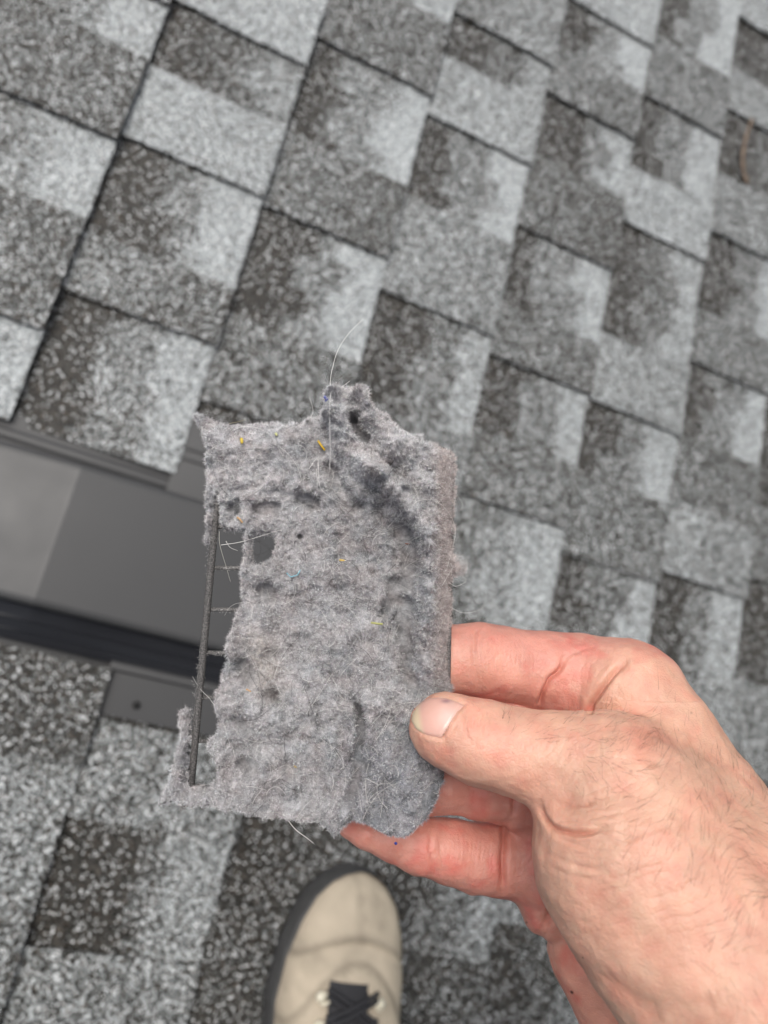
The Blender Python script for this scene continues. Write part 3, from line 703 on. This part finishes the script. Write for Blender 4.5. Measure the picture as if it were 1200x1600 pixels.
# grooves: photo-space polylines carved where the skin folds (depth mm, half width mm, z range)
GROOVES = [([(842,1108),(848,1082),(860,1060),(874,1046),(884,1030)], 1.8, .8, (205, 235)), ([(884,1030),(905,1018),(925,1014)], .5, .7, (205, 235)), ([(918,1122),(924,1098),(940,1076),(960,1052),(974,1035)], 1.7, 1.0, (195, 232)), ([(900,1115),(905,1085),(912,1062)], .35, .8, (200, 235)),
           ([(970,1126),(1000,1142),(1030,1150),(1070,1150)], .9, 4.5, (180, 222)), ([(1000,1138),(1022,1146),(1040,1143)], .3, .9, (180, 222)), ([(842,1256),(850,1276),(864,1292),(886,1300),(915,1302),(945,1296)], 1.5, .8, (150, 208)), ([(866,1290),(880,1282),(910,1284),(940,1292)], .4, .6, (150, 208)),
           ([(862,1252),(890,1258),(940,1252)], .45, 1.0, (150, 205)), ([(850,1290),(900,1318),(960,1315),(1010,1300)], .35, .9, (150, 205)), ([(848,1330),(900,1352),(960,1362)], .25, .8, (150, 205)),
           ([(852,1352),(900,1370),(940,1378)], .22, .7, (150, 205)), ([(744,982),(741,1005),(742,1040),(748,1078)], .45, .9, (210, 235)), ([(752,990),(750,1030),(755,1070)], .22, .6, (210, 235)),
           ([(676,1290),(672,1330),(682,1372)], .35, .9, (220, 245)), ([(690,1288),(688,1330),(696,1375)], .22, .8, (220, 245)), ([(790,1288),(786,1318),(787,1350),(786,1392)], 1.6, 1.1, (215, 250)), ([(800,1232),(803,1255),(800,1282)], .9, 1.0, (215, 250)),
           ([(712,1108),(707,1128),(695,1150),(700,1170)], .30, .7, (185, 205)), ([(735,1110),(728,1135),(735,1165)], .28, .7, (185, 205)), ([(742,1108),(738,1132),(744,1160)], .25, .6, (185, 205)), ([(752,1110),(750,1135),(758,1160)], .22, .6, (185, 205)), ([(765,1112),(766,1130),(772,1150)], .16, .6, (185, 205)), ([(718,1122),(714,1142),(718,1162)], .2, .5, (185, 205)),
           ([(848,1458),(858,1432),(872,1405),(880,1395)], 1.3, 1.5, (205, 260)), ([(825,1285),(840,1330),(845,1380)], .35, 1.4, (215, 250)), ([(860,1262),(850,1290),(862,1320)], .3, 1.2, (215, 250)), ([(820,1300),(835,1320),(830,1350)], .2, .7, (215, 250)),
           ([(900,1500),(960,1540),(1040,1575),(1130,1560)], .3, 2.0, (150, 195)), ([(960,1545),(1050,1600),(1160,1590)], .25, 2.0, (150, 195)),
           ([(1000,1180),(1040,1200),(1070,1240)], .2, 1.5, (150, 215)), ([(880,1268),(920,1276),(980,1270)], .3, .8, (150, 205)), ([(870,1308),(930,1330),(990,1330)], .2, .7, (150, 205))]
NAIL_C = (683, 1117); 
def nets(fn, lo, hi, h):
    n = np.ceil((hi - lo) / h).astype(int) + 1
    ax = [lo[i] + h * np.arange(n[i]) for i in range(3)]
    Dv = np.empty(n, np.float32)
    for i in range(0, n[0], 8):
        X = np.stack(np.meshgrid(ax[0][i:i + 8], ax[1], ax[2], indexing='ij'), -1); Dv[i:i + 8] = fn(X)
    s = Dv < 0
    c = [s[a:n[0] - 1 + a, b:n[1] - 1 + b, g:n[2] - 1 + g] for a in (0, 1) for b in (0, 1) for g in (0, 1)]
    cs = sum(x.astype(np.int8) for x in c); act = (cs > 0) & (cs < 8)
    I = np.argwhere(act); ids = -np.ones(act.shape, np.int64); ids[act] = np.arange(len(I))
    acc = np.zeros((len(I), 3)); cnt = np.zeros(len(I))
    cr = [(a, b, g) for a in (0, 1) for b in (0, 1) for g in (0, 1)]
    for u_ in cr:
        for w_ in cr:
            if sum(abs(p - q_) for p, q_ in zip(u_, w_)) != 1 or u_ > w_: continue
            A = Dv[I[:, 0] + u_[0], I[:, 1] + u_[1], I[:, 2] + u_[2]]; B = Dv[I[:, 0] + w_[0], I[:, 1] + w_[1], I[:, 2] + w_[2]]
            m = (A < 0) != (B < 0); t = np.where(m, A / (A - B + 1e-12), 0)
            pt = np.array(u_) + t[:, None] * (np.array(w_) - np.array(u_))
            acc += pt * m[:, None]; cnt += m
    V = lo + (I + acc / np.maximum(cnt, 1)[:, None]) * h
    Q = []
    for axn in range(3):
        o1, o2 = [(1, 2), (2, 0), (0, 1)][axn]
        sl0 = [slice(1, n[k] - 1) for k in range(3)]; sl0[axn] = slice(0, n[axn] - 1)
        sl1 = list(sl0); sl1[axn] = slice(1, n[axn])
        a = s[tuple(sl0)]; b = s[tuple(sl1)]; m = np.argwhere(a != b); fl = a[a != b]
        base = m.copy()
        for k in range(3):
            if k != axn: base[:, k] += 1
        def at(d1, d2):
            q_ = base.copy(); q_[:, o1] -= d1; q_[:, o2] -= d2; return ids[q_[:, 0], q_[:, 1], q_[:, 2]]
        qd = np.stack([at(1, 1), at(0, 1), at(0, 0), at(1, 0)], 1); qd[~fl] = qd[~fl][:, ::-1]
        Q.append(qd)
    Q = np.concatenate(Q); return V, Q[(Q >= 0).all(1)]
def subdivide(V, Q):
    e = np.concatenate([Q[:, [0, 1]], Q[:, [1, 2]], Q[:, [2, 3]], Q[:, [3, 0]]]); k = np.sort(e, 1); key = k[:, 0].astype(np.int64) * len(V) + k[:, 1]
    uq, first, inv = np.unique(key, return_index=True, return_inverse=True)
    E = (V[k[first, 0]] + V[k[first, 1]]) / 2; Fc = V[Q].mean(1); m = len(Q); nV = len(V); ne = len(E)
    e0, e1, e2, e3 = [nV + inv[i * m:(i + 1) * m] for i in range(4)]; fc = nV + ne + np.arange(m)
    Qn = np.concatenate([np.stack([Q[:, 0], e0, fc, e3], 1), np.stack([e0, Q[:, 1], e1, fc], 1), np.stack([fc, e1, Q[:, 2], e2], 1), np.stack([e3, fc, e2, Q[:, 3]], 1)])
    return np.concatenate([V, E, Fc]), Qn
def grad(fn, V, h=.25):
    G = np.stack([fn(V + np.eye(3)[i] * h) - fn(V - np.eye(3)[i] * h) for i in range(3)], -1)
    return G / (np.linalg.norm(G, axis=1)[:, None] + 1e-9)
allc = [index_, middle, ring_, pinky, thumb] + palm + heel + then + back
lo = np.min([c.box()[0] for c in allc], 0) - 3; hi = np.max([c.box()[1] for c in allc], 0) + 3
V, Q = nets(hand_sdf, lo, hi, 1.25)
for it in range(2): V = V - hand_sdf(V)[:, None] * grad(hand_sdf, V) * .9
V, Q = subdivide(V, Q)
G = grad(hand_sdf, V); V = V - hand_sdf(V)[:, None] * G * .9
px_, py_ = 600 + F * V[:, 0] / V[:, 2], 800 + F * V[:, 1] / V[:, 2]
# close parts in the frame get a finer mesh
VG, Q = subdivide(np.hstack([V, G]), Q); V = VG[:, :3]; G = VG[:, 3:]; G = G / np.linalg.norm(G, axis=1)[:, None]; V = V - hand_sdf(V)[:, None] * G
px_, py_ = 600 + F * V[:, 0] / V[:, 2], 800 + F * V[:, 1] / V[:, 2]; PP = np.stack([px_, py_], 1)
front = G[:, 2] < .25
disp = 0.50 * fbm(V / 13, 91, 3) + .16 * fbm(V / 4, 95, 3)
for pts, dep, wd, zr in GROOVES:
    pts = spline(np.array(pts, float), 14) + np.stack([fbm(np.linspace(0, 3, 14)[:, None] * np.ones((1, 2)) + pts[0][0], 5, 2)] * 2, 1) * 1.2
    bb = (px_ > pts[:, 0].min() - 30) & (px_ < pts[:, 0].max() + 30) & (py_ > pts[:, 1].min() - 30) & (py_ < pts[:, 1].max() + 30) & (V[:, 2] > zr[0]) & (V[:, 2] < zr[1]) & front
    i = np.where(bb)[0]
    if len(i) == 0: continue
    Q2 = PP[i]; d = segd(Q2, pts) * V[i, 2] / F
    endf = np.minimum(np.hypot(*(Q2 - pts[0]).T), np.hypot(*(Q2 - pts[-1]).T)) * V[i, 2] / F
    fade = sm(endf + .8, 0, 4.5)
    disp[i] += 1.15 * fade * (-dep * np.exp(-(d / wd) ** 2) + dep * .26 * np.exp(-(d / (4.5 * wd)) ** 2))
# fine wrinkles: skin lines across the thumb's knuckle and over the wrist side
def wrk(cx, cy, rx, ry, ang, per, amp, zr, seed):
    global disp
    ca, sa = math.cos(ang), math.sin(ang); x = px_ - cx; y = py_ - cy; a = (x * ca + y * sa); b = (-x * sa + y * ca)
    m = np.exp(-((a / rx) ** 2 + (b / ry) ** 2)) * ((V[:, 2] > zr[0]) & (V[:, 2] < zr[1]) & front)
    ph = a / per * 2 * np.pi + 2.6 * fbm(np.stack([a / 30, b / 30], 1), seed, 3)
    disp += amp * m * (np.abs(np.sin(ph / 2)) ** .5 - .7)
wrk(748, 1138, 26, 36, .15, 8.5, .22, (180, 206), 3); wrk(930, 1275, 80, 40, 1.4, 13, .36, (150, 208), 4); wrk(1000, 1380, 110, 130, 1.25, 24, .26, (150, 205), 6); wrk(935, 1060, 60, 45, .35, 15, .20, (200, 236), 8)
wrk(800, 1035, 70, 45, .0, 7, .10, (205, 240), 9); wrk(745, 1335, 70, 45, .1, 7, .12, (220, 250), 10); wrk(1080, 1220, 110, 110, .8, 16, .20, (150, 215), 12); wrk(850, 1190, 60, 50, .5, 12, .14, (150, 205), 13)
wrk(740, 1240, 50, 30, .2, 7, .07, (220, 245), 15); wrk(840, 1340, 50, 80, 1.0, 12, .10, (220, 250), 16)
# nail bed: a shallow seat for the plate
NP = np.array([(640,1115),(641,1128),(648,1139),(660,1147),(674,1151),(689,1153),(697,1140),(707,1124),(719,1110),(727,1101),(716,1095),(700,1089),(684,1087),(667,1089),(652,1097),(643,1106)], float)
ns = pdist(PP, NP); nm = front & (V[:, 2] < 206) & (V[:, 2] > 185)
disp = np.where(nm, disp - .45 * sm(ns, -4, 3) + .25 * np.exp(-((ns + 6) / 5) ** 2) * (px_ > 655), disp)
V2 = V + G * disp[:, None]
# skin tones (pigment): redder on palm side and fingertips, paler over the thumb's base and wrist
red = np.array([0.63, 0.285, 0.225]); pale = np.array([0.66, 0.392, 0.285]); tan = np.array([0.60, 0.345, 0.245])
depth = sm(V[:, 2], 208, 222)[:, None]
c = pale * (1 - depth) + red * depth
wr = (sm(px_, 980, 1150) * (1 - depth[:, 0] * .8))[:, None]; c = c * (1 - .55 * wr) + tan * .55 * wr
kn = np.exp(-(np.hypot(px_ - 1000, py_ - 1050) / 70) ** 2)[:, None]; c = c * (1 - .5 * kn) + pale * .5 * kn
tp = (sm(px_, 880, 780) * (V[:, 2] < 208))[:, None]; c = c * (1 - .45 * tp) + np.array([.67, .35, .26]) * .45 * tp
hl = (np.exp(-(segd(PP, [(900, 1500), (960, 1600)]) / 80) ** 2) * depth[:, 0])[:, None]; c = c * (1 - .6 * hl) + np.array([.70, .36, .26]) * .6 * hl
c = c * (1 + .10 * fbm(V / 9, 101, 3)[:, None] + .07 * fbm(V / 2.5, 105, 3)[:, None] * np.array([.5, 1, 1]))
blot = np.clip(fbm(V / 6, 111, 3) , 0, 1)[:, None] * (.45 + .55 * depth); c = c * (1 - blot * np.array([.0, .30, .28]))
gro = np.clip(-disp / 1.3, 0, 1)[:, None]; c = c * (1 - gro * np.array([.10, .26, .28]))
for (x, y, rr) in ((1139, 1254, 2.2), (986, 1205, 2.5), (1080, 1114, 1.8)): 
    m_ = np.exp(-((PP - (x, y)) ** 2).sum(1) / rr ** 2)[:, None] * front[:, None]; c = c * (1 - .45 * m_)
for (x, y, rr) in ((893, 1551, 3.0), (808, 1426, 2.2), (911, 1496, 1.4), (823, 1441, 1.5)):
    m_ = np.exp(-(((PP - (x, y)) ** 2).sum(1) / rr ** 2) ** 2)[:, None] * front[:, None]; c = c * (1 - .97 * m_)
person = empty('person', r2w(0.06, 0.62, 0.0))
tag(person, 'person on the roof, bare right hand holding the linty screen, tan laced boot below', 'person')
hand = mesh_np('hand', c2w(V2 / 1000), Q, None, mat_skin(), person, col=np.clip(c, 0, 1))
hand['label'] = 'bare right hand with hairy wrist, thumb in front of the screen and fingers behind'

# thumbnail: curved plate laid on the thumb
gx2 = np.arange(632, 735, 1.6); gy2 = np.arange(1080, 1160, 1.6); A, B = np.meshgrid(gx2, gy2, indexing='ij')
PN = np.stack([A.ravel(), B.ravel()], 1); sn = pdist(PN, NP)
z = np.full(len(PN), 150.0); dirs = np.stack([(PN[:, 0] - 600) / F, (PN[:, 1] - 800) / F, np.ones(len(PN))], 1)
for it in range(60):
    dv = hand_sdf(dirs * z[:, None]); z = z + dv * .85
ok = (np.abs(hand_sdf(dirs * z[:, None])) < .3) & (sn > -.8)
Pn = dirs * z[:, None]; Gn = grad(hand_sdf, Pn)
rim = np.clip(sn / 5, 0, 1)
Pn = Pn + Gn * (-.42 + .55 * np.sqrt(rim))[:, None]
cn = np.tile(np.array([.68, .40, .33]), (len(PN), 1))
free = sm(PN[:, 0] + .15 * (1115 - PN[:, 1]), 662, 650)[:, None] * 1.0; low = sm(PN[:, 1] - .25 * PN[:, 0], 975, 984)[:, None]
cn = cn * (1 - free) + np.array([.72, .58, .40]) * free
lun = np.exp(-(np.hypot((PN[:, 0] - 700) / 14, (PN[:, 1] - 1122) / 20)) ** 2)[:, None]; cn = cn * (1 - .6 * lun) + np.array([.80, .60, .54]) * .6 * lun
br = np.exp(-(np.hypot((PN[:, 0] - 697) / 8, (PN[:, 1] - 1096) / 3.2)) ** 2)[:, None]; cn = cn * (1 - .75 * br) + np.array([.22, .12, .16]) * .75 * br
okg = ok.reshape(A.shape); cell = okg[:-1, :-1] & okg[1:, :-1] & okg[:-1, 1:] & okg[1:, 1:]
qn = gridq(len(gx2), len(gy2)).reshape(len(gx2) - 1, len(gy2) - 1, 4)[cell]; us_, iv = np.unique(qn, return_inverse=True)
mn = NT('nail'); mn.l(mn.col().outputs['Color'], mn.b.inputs['Base Color']); mn.val('Roughness', .33); mn.val('Subsurface Weight', .25); mn.val('Subsurface Scale', .0012); mn.b.inputs['Subsurface Radius'].default_value = (1, .5, .4)
mn.l(mn.bump(mn.noise(300, 3), .3, .0002), mn.b.inputs['Normal'])
mesh_np('thumbnail', c2w(Pn[us_] / 1000), iv.reshape(-1, 4)[:, ::-1], None, mn.m, hand, col=cn[us_])

# hairs on the back of the hand and wrist
r = np.random.default_rng(21)
w = np.exp(-(segd(PP, [(980, 1180), (1030, 1290), (1120, 1330), (1190, 1430)]) / 75) ** 2) * .9 + .55 * np.exp(-(segd(PP, [(800, 1130), (900, 1150), (960, 1170)]) / 24) ** 2) + .45 * sm(px_, 1050, 1130) * sm(py_, 1130, 1180) * sm(py_, 1650, 1500)
w = w * (front & (V[:, 2] < 218)); w[px_ > 1330] = 0; w = w / w.sum()
N = 950; i = r.choice(len(V), N, p=w)
flow = np.stack([.75 + .3 * fbm(PP[i] / 90, 121, 2), -.35 + 1.1 * fbm(PP[i] / 120, 123, 2)], 1)
D3 = np.stack([flow[:, 0] * .5, flow[:, 1], np.zeros(N)], 1); D3 = D3 - (D3 * G[i]).sum(1)[:, None] * G[i]; D3 = D3 / (np.linalg.norm(D3, axis=1)[:, None] + 1e-6) + .28 * G[i] + r.normal(0, .22, (N, 3))
roots = c2w(V2[i] / 1000); Dw = D3 @ RM.T
ribbons(roots, Dw, r.uniform(2.2, 7.5, N) / 1000, r.uniform(.04, .068, N) / 1000, 6, np.abs(r.normal(.6, .5, N)), np.tile([.065, .035, .022], (N, 1)) * r.uniform(.5, 1.6, (N, 1)), 22, 'body_hair', M_hairw, hand)

# ------------------------------------------------------------------ clothing: boot, then the crouching person's unseen trousers and torso added to block light
M_nub = mat_simple('tan nubuck', (0.50, 0.435, 0.345), 0.8, 0, .22, 28, .0006, 260, spec=.2, use_col=True)
M_rub = mat_simple('boot rubber', (0.06, 0.06, 0.06), 0.55, 0, .3, 80, .0004, 300)
M_lace = mat_simple('lace cord', (0.026, 0.026, 0.03), 0.7, 0, .4, 900, .0005, 1500)
M_hook = mat_simple('cream painted eyelet', (0.72, 0.68, 0.55), 0.35, 0, .1, 50)
M_cloth = mat_simple('dark work cloth', (0.022, 0.025, 0.035), 0.9, 0, .3, 60, .001, 300)
BU, BV = 0.0505, 0.336                                   # toe point on the roof
def bt(x, y, h):                                        # boot frame: x to the right, y from toe to heel, h up from the roof
    a = math.radians(3.0)
    return r2w(BU + x * math.cos(a) + y * math.sin(a) * .3, BV + y, h)
def half_w(y):   # left/right outline of the upper
    t = np.clip(y / .30, 0, 1)
    return np.interp(y, [0, .004, .012, .025, .045, .075, .11, .16, .22, .27, .30], [.004, .017, .029, .040, .0485, .0555, .0565, .047, .038, .036, .022])
def boot_top(y): return np.interp(y, [0, .01, .03, .06, .09, .12, .16, .20, .24, .30], [.030, .044, .056, .064, .076, .090, .110, .135, .160, .165])
ny, nx = 130, 91
ysb = np.concatenate([np.linspace(0, .03, 14)[:-1], np.linspace(.03, .30, ny - 13)]); th = np.linspace(-1, 1, nx)
Y, T = np.meshgrid(ysb, th, indexing='ij')
W = half_w(Y); H = boot_top(Y); base = .022
X = W * np.sign(T) * np.abs(np.sin(T * np.pi / 2)) ** .80; prof = np.abs(np.cos(T * np.pi / 2)) ** .62
Z = base + (H - base) * prof
seam = lambda yy, xx, y0, amp: (yy - (y0 + amp * (xx / .05) ** 2))
s1 = seam(Y, X, .046, .020); s2 = seam(Y, X, .064, .045)
Z = Z + .0016 * np.exp(-(s1 / .0035) ** 2) * prof - .0022 * np.exp(-((s1 - .006) / .003) ** 2) * prof + .0020 * sm(s2, 0, .003) * (Y < .2) + .001 * fbm(np.stack([X * 60, Y * 60], -1), 3, 3)
cc = np.ones((Y.size, 3)); dirt = (fbm(np.stack([X * 45, Y * 45], -1), 13, 4)).ravel()
cc *= (1 - .38 * np.clip(dirt, 0, 1) + .10 * dirt)[:, None] * np.array([1, .985, .96])
sp_ = np.exp(-((X.ravel() - .018) ** 2 + (Y.ravel() - .035) ** 2) / .007 ** 2); cc *= (1 - .25 * sp_)[:, None]
ln = np.exp(-(s1.ravel() / .0026) ** 2) * .35 + np.exp(-(s2.ravel() / .0022) ** 2) * .35 + np.exp(-((s2.ravel() - .004) / .001) ** 2) * .2; cc *= (1 - ln)[:, None]
boot = mesh_np('boot', np.concatenate([bt(X.ravel(), Y.ravel(), Z.ravel())]), gridq(len(ysb), nx), None, M_nub, person, col=cc)
boot['label'] = 'tan nubuck work boot with black laces and dark rubber sole'
so_ = MB(); so_prof = [(.0, .0), (.0055, .001), (.0068, .010), (.0060, .020), (.0045, .027), (.0010, .030), (-.004, .028)]
loopy = np.concatenate([ysb, ysb[::-1]]); loopx = np.concatenate([-half_w(ysb), half_w(ysb[::-1])])
cx = 0; P = []
ctr = np.stack([loopx, loopy], 1); tg = np.roll(ctr, -1, 0) - np.roll(ctr, 1, 0); nn = np.stack([tg[:, 1], -tg[:, 0]], 1); nn /= np.linalg.norm(nn, axis=1)[:, None] + 1e-9
if (nn[5] @ (ctr[5] - np.array([0, .15]))) < 0: nn = -nn
for o_, h_ in so_prof: q_ = ctr + nn * (o_ * .5 * np.minimum(1, .12 + ctr[:, 1] / .06) * np.where(ctr[:, 0] > 0, .15, 1))[:, None]; P.append(bt(q_[:, 0], q_[:, 1], np.full(len(q_), h_ + .007)))
m_ = len(ctr); V_ = np.concatenate(P); Q_ = []
for a_ in range(len(so_prof) - 1):
    for b_ in range(m_): Q_.append((a_ * m_ + b_, a_ * m_ + (b_ + 1) % m_, (a_ + 1) * m_ + (b_ + 1) % m_, (a_ + 1) * m_ + b_))
so_.add(V_, Q_); so_.build('sole', M_rub, boot)
def top_at(x, y): 
    w_ = half_w(y); t = np.clip(abs(x) / w_, 0, .98) ** (1 / .80); ang = np.arcsin(t); return base + (boot_top(y) - base) * np.cos(ang) ** .62
tg_ = MB()
yy = np.linspace(.076, .28, 24); xx = np.linspace(-.020, .020, 9); A_, B_ = np.meshgrid(yy, xx, indexing='ij')
tz = np.array([[top_at(b, a) + .004 - .002 * (b / .023) ** 2 for b in xx] for a in yy]); tg_.add(bt(B_.ravel() - .007, A_.ravel(), tz.ravel()), gridq(24, 9)); tg_.build('tongue', M_lace, boot)
lc = MB(); r = np.random.default_rng(4)
rows = [.080, .097, .115, .134, .155, .178, .200]
for i_, y0 in enumerate(rows):
    for s_ in (-1, 1):
        for dup_ in (0, .0045):
            y1 = y0 + .019
            pts = [(s_ * .0225, y0 + dup_), (s_ * .012, y0 + .004 + dup_), (0, y0 + .009 + dup_), (-s_ * .012, y0 + .014 + dup_), (-s_ * .0225, y1 + dup_)]
            pts = spline(np.array(pts), 14); z_ = np.array([top_at(a, b) for a, b in pts]) + .0085 + (.0022 if s_ > 0 else 0) * np.sin(np.linspace(0, np.pi, 14))
            lc.tube(bt(pts[:, 0] - .007, pts[:, 1], z_), .0019, 8)
for s_, dx in ():
    pts = spline(np.array([(0, .076), (s_ * .012, .070), (s_ * .022, .078), (s_ * .014, .088), (0, .082)]), 18); z_ = np.array([top_at(a, b) for a, b in pts]) + .011
    lc.tube(bt(pts[:, 0] - .007, pts[:, 1], z_), .0021, 8)
lc.build('laces', M_lace, boot)
for y0 in (.088, .106, .126, .148, .17):
    for s_ in (-1, 1):
        ey = MB(); x0 = s_ * .0262 - .006
        z0 = top_at(x0, y0) + .003
        ey.tube([bt(x0, y0, z0 - .001), bt(x0, y0, z0 + .0022)], [.0046, .0040], 12)
        a_ = np.linspace(0, np.pi, 9); ey.tube(bt(x0 - s_ * .0035 * np.sin(a_) * 1.6, y0 + .0038 * np.cos(a_), z0 + .0035 + .0012 * np.sin(a_)), .0012, 7)
        ey.build('eyelet', M_hook, boot)
# unseen clothed legs and torso, added to shade the roof and darken vent reflections
def lathe_tube(name, P, R, mat, par, sq=1.0):
    m = MB(); Pp = spline(np.array(P), 30); Rr = np.interp(np.linspace(0, len(R) - 1, 30), np.arange(len(R)), R) * (1 + .04 * np.sin(np.arange(30) * 1.9))
    m.tube(Pp, Rr, 28); return m.build(name, mat, par)
lathe_tube('unseen_trouser_leg', [bt(0, .245, .13), bt(.005, .22, .25), bt(.01, .12, .39), bt(-.02, .14, .47), bt(-.05, .34, .50), bt(-.1, .55, .46)], [.062, .066, .080, .090, .105, .13], M_cloth, person)
lathe_tube('unseen_trouser_leg', [bt(-.36, .38, .03), bt(-.36, .33, .22), bt(-.34, .20, .40), bt(-.32, .22, .48), bt(-.25, .38, .50), bt(-.17, .56, .46)], [.055, .066, .080, .090, .105, .13], M_cloth, person)
lathe_tube('unseen_jacket', [bt(-.14, .58, .42), bt(-.13, .50, .60), bt(-.12, .36, .80), bt(-.12, .22, .98), bt(-.13, .08, 1.10), bt(-.14, .0, 1.20), bt(-.15, -.03, 1.31)], [.17, .21, .24, .23, .13, .12, .07], M_cloth, person)
ws = c2w(pc(1650, 2260, 137) / 1000)
lathe_tube('jacket_sleeve', [ws, ws + (c2w(pc(1740, 2600, 122) / 1000) - ws) * .6, c2w(pc(1800, 2900, 110) / 1000) , bt(.04, .24, .95)], [.040, .050, .060, .075], M_cloth, person)
